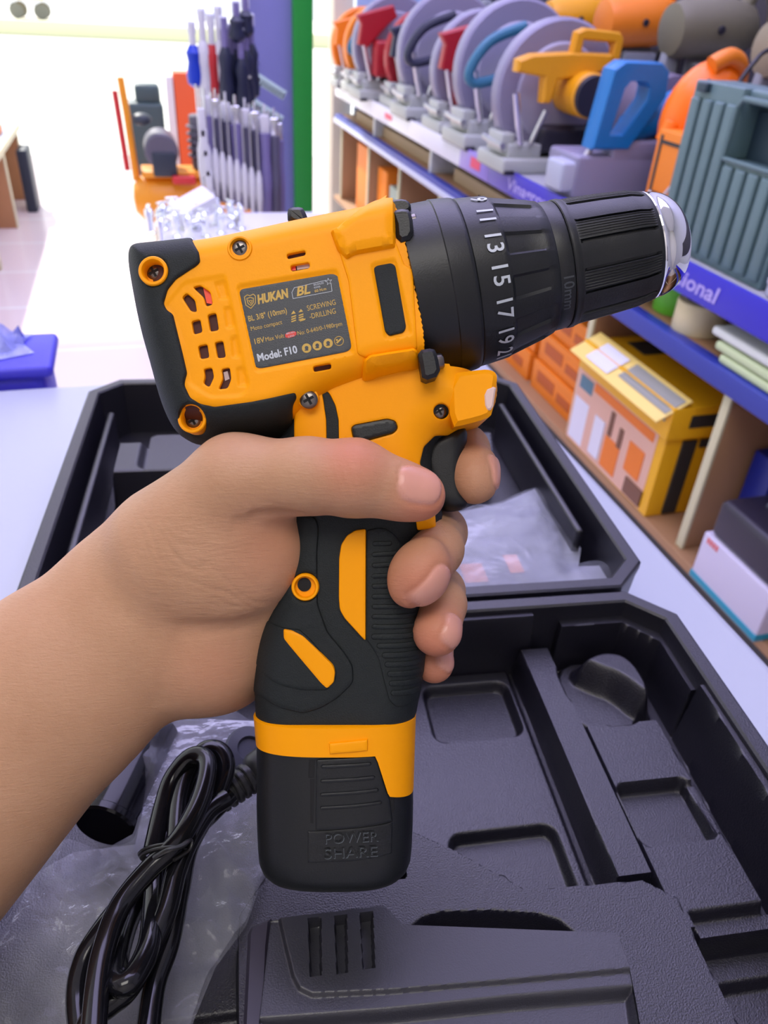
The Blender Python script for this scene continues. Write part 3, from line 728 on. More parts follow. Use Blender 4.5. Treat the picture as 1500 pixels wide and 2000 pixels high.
# ------------------------------------------------------------------ the hand and forearm: one continuous surface
def P3(px, py, h): q = mm(px, py, h); return np.array([q[0], q[1], h], np.float32)
def build_hand():
    G = .8
    lo = np.array([-185, -190, -62], np.float32); hi = np.array([58, 52, 54], np.float32)
    n = ((hi-lo)/G).astype(int)+1
    X = (lo[0]+G*np.arange(n[0], dtype=np.float32))[:, None, None]; Y = (lo[1]+G*np.arange(n[1], dtype=np.float32))[None, :, None]; Z = (lo[2]+G*np.arange(n[2], dtype=np.float32))[None, None, :]
    def smin(a, b, k):
        h = np.clip(.5+.5*(b-a)/k, 0, 1); return b*(1-h)+a*h-k*h*(1-h)
    def cone(a, b, ra, rb, zs=1.):
        d = b-a; L2 = float(d@d); t = ((X-a[0])*d[0]+(Y-a[1])*d[1]+(Z-a[2])*d[2])/L2; t = np.clip(t, 0, 1)
        q = (X-a[0]-t*d[0])**2+(Y-a[1]-t*d[1])**2+((Z-a[2]-t*d[2])*zs)**2
        return np.sqrt(q)-(ra+(rb-ra)*t)
    def ell(c, r, R=None):
        x, y, z = X-c[0], Y-c[1], Z-c[2]
        if R is not None: x, y, z = R[0][0]*x+R[0][1]*y+R[0][2]*z, R[1][0]*x+R[1][1]*y+R[1][2]*z, R[2][0]*x+R[2][1]*y+R[2][2]*z
        k0 = np.sqrt((x/r[0])**2+(y/r[1])**2+(z/r[2])**2); k1 = np.sqrt((x/r[0]**2)**2+(y/r[1]**2)**2+(z/r[2]**2)**2)
        return k0*(k0-1)/np.maximum(k1, 1e-6)
    def Rz(a):
        c, s = math.cos(a), math.sin(a); return [[c, s, 0], [-s, c, 0], [0, 0, 1]]
    # forearm, wrist, heel
    f = cone(P3(-330, 1790, 6), P3(110, 1348, 2), 49, 35.5, 1.35)
    f = smin(f, cone(P3(110, 1345, 2), P3(300, 1190, 0), 36, 33, 1.45), 8)
    f = smin(f, cone(P3(300, 1190, 0), P3(405, 1135, -2), 33, 38, 1.6), 10)
    # palm behind the handle
    f = smin(f, cone(P3(420, 1035, -12), P3(420, 1270, -10), 22, 24, 1.25), 14)
    f = smin(f, cone(P3(430, 1000, -30), P3(440, 1240, -28), 15, 14), 10)
    # thumb base mound, little-finger mound
    f = smin(f, ell(P3(432, 1092, 14), (31, 24, 20), Rz(.35)), 8)
    f = smin(f, ell(P3(408, 1270, 4), (21, 22, 18), Rz(-.2)), 8)
    # thumb
    f = smin(f, cone(P3(330, 1060, 10), P3(462, 940, 24), 20, 15.2), 12)
    f = smin(f, cone(P3(462, 940, 24), P3(600, 930, 31), 14.6, 12.0), 6)
    f = smin(f, cone(P3(600, 930, 31), P3(694, 934, 33), 12.0, 12.2), 4)
    f = smin(f, cone(P3(694, 934, 33), P3(818, 963, 32), 12.0, 8.0, 1.12), 4)
    f = smin(f, ell(P3(770, 957, 32), (16, 9.6, 8.6), Rz(-.27)), 3)
    # fingers: from the knuckles round the back of the handle to the tips on the near side
    def finger(pts, k=3.):
        g = None
        for (a, ra), (b, rb) in zip(pts[:-1], pts[1:]):
            c = cone(P3(*a), P3(*b), ra, rb); g = c if g is None else smin(g, c, k)
        return g
    fi = [
        finger([((440, 985, -34), 12), ((640, 905, -42), 11), ((845, 880, -36), 10.5), ((905, 880, -14), 9.6), ((923, 920, 2), 9.0), ((927, 938, 5), 8.6)]),
        finger([((440, 1060, -36), 12), ((600, 1030, -44), 11), ((800, 1020, -38), 11), ((858, 1040, -14), 10.2), ((850, 1072, 10), 9.6), ((821, 1122, 25), 9.3)]),
        finger([((440, 1150, -36), 12), ((600, 1150, -42), 10.5), ((800, 1150, -36), 10.3), ((858, 1155, -14), 9.4), ((862, 1180, 5), 8.6), ((853, 1234, 17), 8.4)]),
        finger([((440, 1240, -32), 11), ((600, 1250, -38), 9.3), ((790, 1245, -30), 9), ((845, 1245, -12), 8), ((848, 1296, 3), 7.0)]),
    ]
    fi[1] = smin(fi[1], ell(P3(816, 1118, 26), (9.2, 12.5, 8.6), Rz(-.5)), 3)
    g = fi[0]
    for q in fi[1:]: g = smin(g, q, 1.2)
    f = smin(f, g, 5)
    # creases: web fold of the thumb, wrist fold, finger folds
    def crease(a, b, r, depth):
        nonlocal f
        c = cone(P3(*a), P3(*b), r, r); f = np.maximum(f, -(c)) if depth is None else f+depth*np.exp(-np.clip(c, 0, 20)**2/(2*r*r))
    crease((500, 1012, 36), (582, 1004, 34), 1.0, 1.3)
    crease((470, 1022, 36), (560, 1040, 32), 1.2, .6)
    crease((545, 1050, 32), (440, 1180, 34), 3.0, .35)
    crease((360, 1235, 26), (500, 1215, 20), 1.6, .8)
    crease((310, 1375, 18), (350, 1240, 25), 1.6, .5)
    # surface nets
    s = f < 0
    c = np.zeros([k-1 for k in n], np.int8)
    for dx in (0, 1):
        for dy in (0, 1):
            for dz in (0, 1): c += s[dx:n[0]-1+dx, dy:n[1]-1+dy, dz:n[2]-1+dz]
    act = (c > 0) & (c < 8); idx = -np.ones(act.shape, np.int32); I = np.argwhere(act); idx[act] = np.arange(len(I))
    acc = np.zeros((len(I), 3)); cnt = np.zeros(len(I))
    cor = [(0, 0, 0), (1, 0, 0), (0, 1, 0), (1, 1, 0), (0, 0, 1), (1, 0, 1), (0, 1, 1), (1, 1, 1)]
    for i, a in enumerate(cor):
        for b in cor[i+1:]:
            if sum(abs(p-q) for p, q in zip(a, b)) != 1: continue
            fa = f[I[:, 0]+a[0], I[:, 1]+a[1], I[:, 2]+a[2]]; fb = f[I[:, 0]+b[0], I[:, 1]+b[1], I[:, 2]+b[2]]
            k = (fa < 0) != (fb < 0); t = np.where(k, fa/(fa-fb+1e-12), 0)
            p = np.array(a)+t[:, None]*(np.array(b)-np.array(a)); acc[k] += p[k]; cnt[k] += 1
    V = lo+(I+acc/cnt[:, None])*G
    Fc = []
    for axn in range(3):
        o = [(0, 1, 2), (1, 2, 0), (2, 0, 1)][axn]
        sl0 = [slice(None)]*3; sl1 = [slice(None)]*3; sl0[axn] = slice(0, n[axn]-1); sl1[axn] = slice(1, n[axn])
        d = s[tuple(sl0)] != s[tuple(sl1)]; E_ = np.argwhere(d); E_ = E_[(E_[:, o[1]] > 0) & (E_[:, o[2]] > 0) & (E_[:, o[1]] < n[o[1]]-1) & (E_[:, o[2]] < n[o[2]]-1)]
        inside = s[E_[:, 0], E_[:, 1], E_[:, 2]]
        def at(d1, d2):
            q = E_.copy(); q[:, o[1]] += d1; q[:, o[2]] += d2; return idx[q[:, 0], q[:, 1], q[:, 2]]
        Q = np.stack([at(-1, -1), at(0, -1), at(0, 0), at(-1, 0)], 1); Q[~inside] = Q[~inside][:, ::-1]; Fc.append(Q)
    Fc = np.vstack(Fc); Fc = Fc[(Fc >= 0).all(1)]
    return V, Fc
HV, HF = build_hand()
# keep only the piece seen in front of the frame edge closed by its own end
hand = mesh_obj('person', L3(HV)+0, HF.tolist(), None, None, 0, mats=[bpy.data.materials.new('skin')])
hand.matrix_world = tool_matrix(*BASE)
tag(hand, 'person, bare left forearm and hand gripping the yellow and black drill', 'person')
me = hand.data
# light smoothing, done by hand so that the fingers stay apart
vn = len(me.vertices); ed = np.array([e.vertices[:] for e in me.edges]); co = np.array([v.co[:] for v in me.vertices])
for it in range(4):
    a = np.zeros_like(co); k = np.zeros(vn); np.add.at(a, ed[:, 0], co[ed[:, 1]]); np.add.at(a, ed[:, 1], co[ed[:, 0]])
    np.add.at(k, ed[:, 0], 1); np.add.at(k, ed[:, 1], 1); lam = .5 if it % 2 == 0 else -.52
    co += lam*(a/np.maximum(k, 1)[:, None]-co)
co_mm = co*1000+np.array([BASE[0], BASE[1], 0])
me.vertices.foreach_set('co', co.reshape(-1)); me.update()
nr = np.array([v.normal[:] for v in me.vertices])
# screen-independent masks in tool millimetres
nail = np.zeros(vn); edge = np.zeros(vn); red = np.zeros(vn)
def mark_nail(c, u, n_, L, W, tip):
    """c centre on the nail, u along the finger towards the tip, n_ outward"""
    c, u, n_ = (np.array(q, float) for q in (c, u, n_)); u /= np.linalg.norm(u); n_ -= u*(n_@u); n_ /= np.linalg.norm(n_); v = np.cross(n_, u)
    d = co_mm-c; a, b, h = d@u, d@v, d@n_
    sa = a/L; sb = b/W
    m = (np.abs(sa)**3+np.abs(sb)**3)**(1/3); ok = (nr@n_ > .05) & (h > -7) & (h < 7)
    k = np.where(ok, np.clip((1-m)*7+.5, 0, 1), 0)
    np.maximum(nail, k, out=nail)
    rim = np.where(ok, np.exp(-((m-1.03)*9)**2), 0)
    np.maximum(edge, rim, out=edge)
    d_ = (.35*k-.45*rim)[:, None]*nr/1000
    co[:] += d_
mark_nail(P3(820, 946, 38), P3(860, 962, 33)-P3(780, 938, 40), (.1, .42, 1), 7.4, 6.2, 0)
mark_nail(P3(845, 1145, 30), P3(818, 1200, 34)-P3(850, 1080, 26), (.95, -.25, .75), 7.0, 6.0, 0)
mark_nail(P3(874, 1232, 20), P3(862, 1270, 24)-P3(880, 1180, 14), (1, -.05, .55), 5.8, 5.0, 0)
mark_nail(P3(873, 1285, 6), P3(868, 1310, 8)-P3(880, 1250, 2), (1, 0, .45), 5., 4.2, 0)
mark_nail(P3(962, 922, 6), P3(955, 970, 8)-P3(966, 890, 4), (1, .1, .1), 6., 5., 0)
for (p, r) in ((P3(829, 1150, 30), 16), (P3(850, 1250, 20), 16), (P3(850, 1300, 5), 14), (P3(925, 910, 5), 18), (P3(830, 975, 35), 14), (P3(690, 905, 40), 12), (P3(520, 1070, 28), 17.5), (P3(420, 1290, 15), 17.2)):
    red = np.maximum(red, np.exp(-(((co_mm-p)**2).sum(1))/(2*(r*.6)**2))*(1. if r < 17 else .35))
# fine skin folds as relief: arcs round the thumb mound
cx = P3(640, 760, 20); rr = np.linalg.norm((co_mm-cx)[:, :2]*(1, 1.0), axis=1)
me_mask = np.exp(-(((co_mm-P3(420, 1110, 25))[:, :2]/(24, 22))**2).sum(1))
wob = np.sin(co_mm[:, 0]*.23+1.3)*1.6+np.sin(co_mm[:, 1]*.31+co_mm[:, 0]*.12)*1.2+np.sin(co_mm[:, 0]*.71+co_mm[:, 1]*.5)*.5
w1 = np.sin((rr+wob)*2*math.pi/3.4)*.5+np.sin((rr*1.37+wob*1.6)*2*math.pi/5.1)*.5
amp = (.5+.5*np.sin(co_mm[:, 0]*.13+co_mm[:, 1]*.21))
co += (-.5*np.clip(w1, 0, 1)**2*me_mask*amp)[:, None]*nr/1000
# wrinkles over the thumb joint
jm = np.exp(-(((co_mm-P3(690, 915, 42))[:, :2]/(7, 8))**2).sum(1)); w2 = np.sin((co_mm[:, 0]+.3*co_mm[:, 1])*2*math.pi/2.6)
co += (-.16*np.clip(w2, 0, 1)*jm)[:, None]*nr/1000
me.vertices.foreach_set('co', co.reshape(-1)); me.update()
for nm, arr in (('nail', nail), ('nail_edge', edge), ('red', red), ('fold', me_mask)):
    at_ = me.attributes.new(nm, 'FLOAT', 'POINT'); at_.data.foreach_set('value', arr.astype(np.float32))
# skin shader
sm_ = me.materials[0]; sm_.use_nodes = True; nt = sm_.node_tree; b_ = nt.nodes['Principled BSDF']
def N_(t, **k):
    n = nt.nodes.new(t)
    for a, v in k.items(): setattr(n, a, v)
    return n
def mixc(fac, a, b, typ='MIX'):
    m = N_('ShaderNodeMix', data_type='RGBA', blend_type=typ)
    for i, v in ((0, fac), (6, a), (7, b)):
        if isinstance(v, bpy.types.NodeSocket): nt.links.new(v, m.inputs[i])
        elif i == 0: m.inputs[0].default_value = v
        else: m.inputs[i].default_value = (*v, 1)
    return m.outputs[2]
def attr(nm): return N_('ShaderNodeAttribute', attribute_name=nm).outputs['Fac']
def math_(op, a, b=0.):
    m = N_('ShaderNodeMath', operation=op)
    for i, v in enumerate((a, b)):
        if isinstance(v, bpy.types.NodeSocket): nt.links.new(v, m.inputs[i])
        else: m.inputs[i].default_value = v
    return m.outputs[0]
tc = N_('ShaderNodeTexCoord')
def noise(scale, detail=4, stretch=None, rough=.55):
    n = N_('ShaderNodeTexNoise'); n.inputs['Scale'].default_value = scale; n.inputs['Detail'].default_value = detail; n.inputs['Roughness'].default_value = rough
    src = tc.outputs['Object']
    if stretch:
        mp_ = N_('ShaderNodeMapping'); mp_.inputs['Scale'].default_value = stretch[0]; mp_.inputs['Rotation'].default_value = (0, 0, stretch[1]); nt.links.new(src, mp_.inputs['Vector']); src = mp_.outputs[0]
    nt.links.new(src, n.inputs['Vector']); return n.outputs['Fac']
c0 = mixc(math_('MULTIPLY', noise(45, 3), 1.), srgb(180, 136, 102), srgb(200, 158, 124))
c1 = mixc(math_('MULTIPLY', noise(400, 3), .35), c0, srgb(168, 120, 88))
c2 = mixc(math_('MULTIPLY', attr('red'), .75), c1, srgb(196, 112, 88))
c3 = mixc(attr('nail'), c2, srgb(208, 150, 132))
nt.links.new(c3, b_.inputs['Base Color'])
b_.inputs['Roughness'].default_value = .5; b_.inputs['Specular IOR Level'].default_value = .35
b_.inputs['Subsurface Weight'].default_value = .12; b_.inputs['Subsurface Radius'].default_value = (1, .35, .2); b_.inputs['Subsurface Scale'].default_value = .003
rg = math_('SUBTRACT', .52, math_('MULTIPLY', attr('nail'), .25)); nt.links.new(rg, b_.inputs['Roughness'])
hgt = math_('ADD', math_('MULTIPLY', noise(1300, 3), .35), math_('MULTIPLY', noise(260, 4, ((1, 5, 1), .75)), .5))
fold = math_('MULTIPLY', math_('MULTIPLY', noise(130, 3, ((1, 5, 1), -.12)), attr('fold')), 1.5)
hgt = math_('ADD', hgt, fold); hgt = math_('MULTIPLY', hgt, math_('SUBTRACT', 1., attr('nail')))
bp = N_('ShaderNodeBump'); bp.inputs['Strength'].default_value = .42; bp.inputs['Distance'].default_value = .0008
nt.links.new(hgt, bp.inputs['Height']); nt.links.new(bp.outputs[0], b_.inputs['Normal'])
me.polygons.foreach_set('use_smooth', [True]*len(me.polygons))
# ------------------------------------------------------------------ counter and the open carrying case
WHITE = M('white_laminate', (.45, .48, .58), .28, spec=.5)
CASE = M('case_black', srgb(21, 20, 31), .35, bump=.35, bscale=1400, spec=.75)
CASE2 = M('charger_grey', srgb(42, 42, 50), .38, bump=.12, bscale=1600, spec=.6)
CZ = .85
t = thing('counter', 'long white counter the open case lies on', 'counter', (0, 0, 0))
b = MB(); b.box((-.464, -.2, CZ-.02), (1.672, 2.004, .04), .012); b.build('counter_top', WHITE, t)
b = MB(); b.box((-.464, -.2, (CZ-.04)/2), (1.60, 1.93, CZ-.04), .004); b.build('counter_body', M('white_panel', (.74, .74, .78), .5), t)

KA = math.radians(-6.76); KO = (.089, .328)
kx = np.array([math.cos(KA), math.sin(KA)]); ky = np.array([-math.sin(KA), math.cos(KA)])
def K(px, py, z):
    """pixel on the level z -> case coordinates"""
    P = onz(px, py, z)[:2]-KO; return (P@kx, P@ky)
case = thing('tool_case', 'large black plastic carrying case lying open flat on the white counter', 'tool case', (KO[0], KO[1], CZ), KA)

def poly_sd(P, poly):
    poly = np.asarray(poly, float); d = segdist(P, poly, np.roll(poly, -1, 0)); return np.where(inpoly(P, poly), d, -d)
def heightfield(name, outer, z0, ops, m, parent, step=.0009, smooth=50):
    """ops: (polygon, z, softness[, 'up'|'down'|'set'])"""
    outer = np.asarray(outer, float); lo, hi = outer.min(0), outer.max(0)
    gx = np.arange(lo[0], hi[0]+step, step); gy = np.arange(lo[1], hi[1]+step, step)
    P = np.stack(np.meshgrid(gx, gy), -1).reshape(-1, 2); z = np.full(len(P), z0, float)
    for op in ops:
        poly, zz, so = op[:3]; poly = np.asarray(poly, float)
        bl, bh = poly.min(0)-so*2, poly.max(0)+so*2
        k = np.where((P > bl).all(1) & (P < bh).all(1))[0]
        if len(op) > 4: poly = smooth_poly(poly, it=op[4])
        s = poly_sd(P[k], poly); w_ = sstep(s/so+.5)
        new = z[k]*(1-w_)+zz*w_
        mode = op[3] if len(op) > 3 else 'set'
        z[k] = np.maximum(z[k], new) if mode == 'up' else np.minimum(z[k], new) if mode == 'down' else new
    nx = len(gx); ny = len(gy)
    inside = inpoly(P, outer) | (segdist(P, outer, np.roll(outer, -1, 0)) < step*.75)
    I = np.arange(nx*ny).reshape(ny, nx); q = np.stack([I[:-1, :-1], I[:-1, 1:], I[1:, 1:], I[1:, :-1]], -1).reshape(-1, 4)
    q = q[inside[q].all(1)]; use = np.unique(q); mp = -np.ones(nx*ny, int); mp[use] = np.arange(len(use))
    Pu = P[use]; nx_ = np.roll(outer, -1, 0); d = segdist(Pu, outer, nx_); k = np.where(d < step*.8)[0]
    for i in k:                                  # border vertices are drawn onto the exact outline
        p = Pu[i]; ab = nx_-outer; t_ = np.clip(((p-outer)*ab).sum(1)/((ab*ab).sum(1)+1e-15), 0, 1); c = outer+t_[:, None]*ab; Pu[i] = c[np.argmin(((c-p)**2).sum(1))]
    return mesh_obj(name, np.column_stack([Pu, z[use]]), mp[q].tolist(), m, parent, smooth)
def chamf(x0, x1, y0, y1, c):
    return [(x0+c, y0), (x1-c, y0), (x1, y0+c), (x1, y1-c), (x1-c, y1), (x0+c, y1), (x0, y1-c), (x0, y0+c)]
def rrect(x0, x1, y0, y1, r, n=5):
    out = []
    for cx, cy, a0 in ((x1-r, y1-r, 0), (x0+r, y1-r, 90), (x0+r, y0+r, 180), (x1-r, y0+r, 270)):
        for k in range(n+1): a = math.radians(a0+90*k/n); out.append((cx+r*math.cos(a), cy+r*math.sin(a)))
    return out
def shell_rim(name, outer, top, wall, bottom, m, parent):
    """the outside wall with a rounded rim, no floor"""
    O_ = np.array(outer, float); rings = [(O_*0+offset(O_, -.006), bottom), (offset(O_, -.003), bottom+.002), (offset(O_, 0), top-.012), (offset(O_, .001), top-.006), (offset(O_, .001), top-.001), (offset(O_, -.0005), top), (offset(O_, -wall+.0012), top), (offset(O_, -wall), top-.0012), (offset(O_, -wall-.003), bottom+.006)]
    V = []; Fc = []; n = len(O_)
    for R_, z in rings: V += [(x, y, z) for x, y in R_]
    for i in range(len(rings)-1):
        for k in range(n): k2 = (k+1) % n; Fc.append((i*n+k, i*n+k2, (i+1)*n+k2, (i+1)*n+k))
    Fc.append(tuple(range(n))[::-1])
    return mesh_obj(name, V, Fc, m, parent, 30)

TOP = .062; FL = .013
base_out = chamf(-.1905, .1915, -.320, -.003, .0225)
tray = shell_rim('base_tray', base_out, TOP, .0085, .001, CASE, case)
Kp = lambda pts, z: [K(780+.48*x, 1150+.48*y, CZ+z) for x, y in pts]
inner = offset(np.array(base_out), -.0088)
ZR = .035; ZP = .045
ops = [
    # ledge just below the rim at the right-hand back corner
    ([(.124, 0), (.2, 0), (.2, -.075), (.1785, -.075), (.1785, -.036), (.163, -.0185), (.124, -.0185)], .050, .002),
    # thicker back wall on the left
    ([(-.2, .0), (.1085, .0), (.1085, -.0165), (-.2, -.0165)], .058, .003),
    # side wall thickening beyond the ledge
    ([(.179, -.0765), (.2, -.0765), (.2, -.33), (.172, -.33)], .0585, .003),
    # ridge and raised field on the right
    ([(.1, -.018), (.1192, -.018), (.1192, -.165), (.1008, -.165)], ZR, .0025),
    ([(.1192, -.078), (.162, -.078), (.1635, -.19), (.1192, -.19)], ZR-.001, .002),
    ([(.1192, -.020), (.160, -.020), (.163, -.078), (.1192, -.078)], .022, .006, 'set', 2),
    ([(.130, -.034), (.150, -.026), (.166, -.034), (.168, -.06), (.160, -.07), (.150, -.05), (.140, -.044)], .040, .010, 'up', 2),
    (rrect(.1215, .1590, -.150, -.117, .004), ZR-.010, .003),
    ([(.158, -.119), (.164, -.119), (.164, -.148), (.160, -.148)], ZR-.004, .002),
    # floor field left of the ridge
    ([(-.19, -.018), (.0955, -.018), (.0945, -.19), (-.19, -.19)], FL+.004, .003),
    (rrect(.041, .091, -.0665, -.0275, .006), FL-.003, .0035),
    (rrect(.0345, .088, -.20, -.124, .006), FL-.003, .0035),
    # platform for the charger
    ([(-.03, -.115)]+[tuple(p) for p in Kp([(40, 970), (240, 1060), (520, 1215), (990, 1175), (1140, 1250), (1240, 1480), (1390, 1771)], ZP)]+[(.125, -.34), (-.069, -.34), (-.067, -.165)], ZP, .0022),
    # deep pocket at the lower right with steps
    ([(.128, -.1865), (.178, -.1865), (.178, -.33), (.1325, -.33)], .012, .003, 'down'),
    ([(.128, -.1835), (.172, -.1835), (.172, -.1925), (.129, -.1925)], .027, .003),
    (rrect(.134, .170, -.31, -.205, .006), .006, .004),
]
arc_ = [K(x, y, CZ+ZP) for x, y in ((806, 1814), (828, 1796), (865, 1786), (960, 1783), (1050, 1789), (1090, 1801), (1116, 1822), (1116, 1850), (806, 1850))]
hx, hy = K(785, 1707, CZ+ZP); ops.append((circ(hx, hy, .0019, 16), .02, .0006))
ops.append((arc_, ZP-.010, .003))
floor_ = heightfield('tray_insert', inner, FL, ops, CASE, case, step=.00065)
# little moulded circle in the recess
b = MB(); b.tube([(.056+.0035*math.cos(a), -.146+.0035*math.sin(a), FL-.0028) for a in np.linspace(0, 2*math.pi, 33)[:-1]], .00018, 6, closed=True); b.build('mould_mark', CASE, case)

lid_out = chamf(-.1905, .1915, .003, .319, .0225)
shell_rim('lid', lid_out, TOP, .0085, .001, CASE, case)
lops = [
    ([(-.16, .180), (.140, .180), (.150, .226), (-.160, .226)], .050, .003),
    (rrect(-.14, -.075, .185, .25, .008), .044, .006),
    (rrect(.06, .135, .25, .29, .008), .034, .006),
    (rrect(-.165, .165, .10, .135, .006), .020, .004),
    (rrect(-.06, .06, .235, .30, .008), .026, .006),
]
heightfield('lid_insert', offset(np.array(lid_out), -.0088), .014, lops, CASE, case, step=.0014)
# stiffening ribs along the inside walls of the lid
for sx in (-1, 1):
    b = MB(); b.box((sx*.1705, .172, .034), (.0055, .20, .04), .002); b.build('lid_rib', CASE, case)
b = MB()
b.cyl((-.13, 0, .052), (.16, 0, .052), .0042, 16); b.build('hinge', CASE, case)
b = MB(); b.cyl((.165, 0, .050), (.172, 0, .050), .005, 16); b.box((.168, .004, .05), (.006, .008, .006), .001); b.build('hinge_knuckle', M('case_grey', srgb(80, 80, 88), .5), case)

# charger lying in the platform
charger = thing('battery_charger', 'dark grey battery charger with three slots, lying in the case below the drill', 'charger', (KO[0], KO[1], CZ), KA)
CT = .066
cpx = [(528, 1796), (600, 1786), (603, 1786), (752, 1769), (786, 1806), (1205, 1822), (1232, 1895), (1240, 1935), (1262, 2060), (1262, 2140), (520, 2140), (505, 2000)]
cp = [K(x, y, CZ+CT) for x, y in cpx]
P = np.array(cp); slots = []
for x0, x1, xb0, xb1, y0, y1 in ((603, 626, 607, 627, 1795, 1906), (654, 676, 659, 678, 1790, 1900), (704, 727, 710, 731, 1784, 1892)):
    slots.append([K(x, y, CZ+CT) for x, y in ((x0, y0), (x1, y0-2), (xb1, y1-3), (xb0, y1))])
ops = [(s_, CT-.006, .0006) for s_ in slots]
g_ = np.array([K(x, y, CZ+CT) for x, y in ((546, 1794), (556, 1840), (572, 1905), (585, 1930), (610, 1942), (760, 1935), (1000, 1915), (1232, 1893), (1250, 1893), (1500, 2400), (400, 2400), (400, 1790))])
ops += [(g_, CT-.0015, .0014)]
low_ = [K(x, y, CZ+CT) for x, y in ((480, 1996), (760, 1975), (1000, 1950), (1236, 1930), (1300, 2400), (480, 2400))]
ops += [(low_, CT-.006, .004)]
heightfield('charger_top', P, CT, ops, CASE2, charger, step=.0004, smooth=40)
b = MB(); Pz = P if .5*np.sum(P[:, 0]*np.roll(P[:, 1], -1)-np.roll(P[:, 0], -1)*P[:, 1]) > 0 else P[::-1]
n_ = len(Pz); out_ = offset(Pz, .0035); V = [(x, y, CT-.0008) for x, y in Pz]+[(x, y, CT-.012) for x, y in offset(Pz, .001)]+[(x, y, ZP) for x, y in out_]
Fc = []
for i in range(2):
    for k in range(n_): k2 = (k+1) % n_; Fc.append(((i)*n_+k2, i*n_+k, (i+1)*n_+k, (i+1)*n_+k2))
Fc = [f[::-1] for f in Fc]
mesh_obj('charger_body', V, Fc, CASE2, charger, 20)
lp = [K(x, y, CZ+CT-.003) for x, y in ((484, 1822), (490, 1808), (530, 1791), (524, 1850), (514, 2140), (468, 2140))]
b = MB(); b.prism(lp, ZP, CT-.003, bev=.0012); b.build('charger_side', M('charger_dark', srgb(42, 38, 50), .4), charger)

# ------------------------------------------------------------------ soft plastic bags
def bag_mat(name, col, alpha, rough=.1, bump=.9, scale=48):
    m = bpy.data.materials.new(name); m.use_nodes = True; nt = m.node_tree; nt.nodes.clear()
    out = nt.nodes.new('ShaderNodeOutputMaterial'); tr = nt.nodes.new('ShaderNodeBsdfTransparent'); gl = nt.nodes.new('ShaderNodeBsdfPrincipled')
    gl.inputs['Base Color'].default_value = (*col, 1); gl.inputs['Roughness'].default_value = rough; gl.inputs['Specular IOR Level'].default_value = .8
    mx = nt.nodes.new('ShaderNodeMixShader'); fr = nt.nodes.new('ShaderNodeFresnel'); fr.inputs['IOR'].default_value = 1.5
    tc = nt.nodes.new('ShaderNodeTexCoord'); n = nt.nodes.new('ShaderNodeTexNoise'); n.inputs['Scale'].default_value = scale; n.inputs['Detail'].default_value = 5; n.inputs['Distortion'].default_value = .4; n.inputs['Roughness'].default_value = .4
    v = nt.nodes.new('ShaderNodeTexNoise'); v.inputs['Scale'].default_value = scale*.6; v.inputs['Detail'].default_value = 3
    bp = nt.nodes.new('ShaderNodeBump'); bp.inputs['Strength'].default_value = bump; bp.inputs['Distance'].default_value = .004
    nt.links.new(tc.outputs['Object'], n.inputs['Vector']); nt.links.new(tc.outputs['Object'], v.inputs['Vector'])
    nt.links.new(n.outputs['Fac'], bp.inputs['Height']); nt.links.new(bp.outputs[0], gl.inputs['Normal']); nt.links.new(bp.outputs[0], fr.inputs['Normal'])
    mr = nt.nodes.new('ShaderNodeMapRange'); mr.inputs['From Min'].default_value = .35; mr.inputs['From Max'].default_value = .7; mr.inputs['To Min'].default_value = alpha*.35; mr.inputs['To Max'].default_value = alpha*1.3
    nt.links.new(v.outputs['Fac'], mr.inputs['Value'])
    f6 = nt.nodes.new('ShaderNodeMath'); f6.operation = 'MULTIPLY'; f6.inputs[1].default_value = .6; nt.links.new(fr.outputs[0], f6.inputs[0])
    ad_ = nt.nodes.new('ShaderNodeMath'); ad_.operation = 'ADD'; ad_.use_clamp = True
    nt.links.new(f6.outputs[0], ad_.inputs[0]); nt.links.new(mr.outputs[0], ad_.inputs[1])
    nt.links.new(ad_.outputs[0], mx.inputs[0]); nt.links.new(tr.outputs[0], mx.inputs[1]); nt.links.new(gl.outputs[0], mx.inputs[2]); nt.links.new(mx.outputs[0], out.inputs[0])
    return m
BAG = bag_mat('clear_film', (.62, .64, .72), .13, rough=.08)
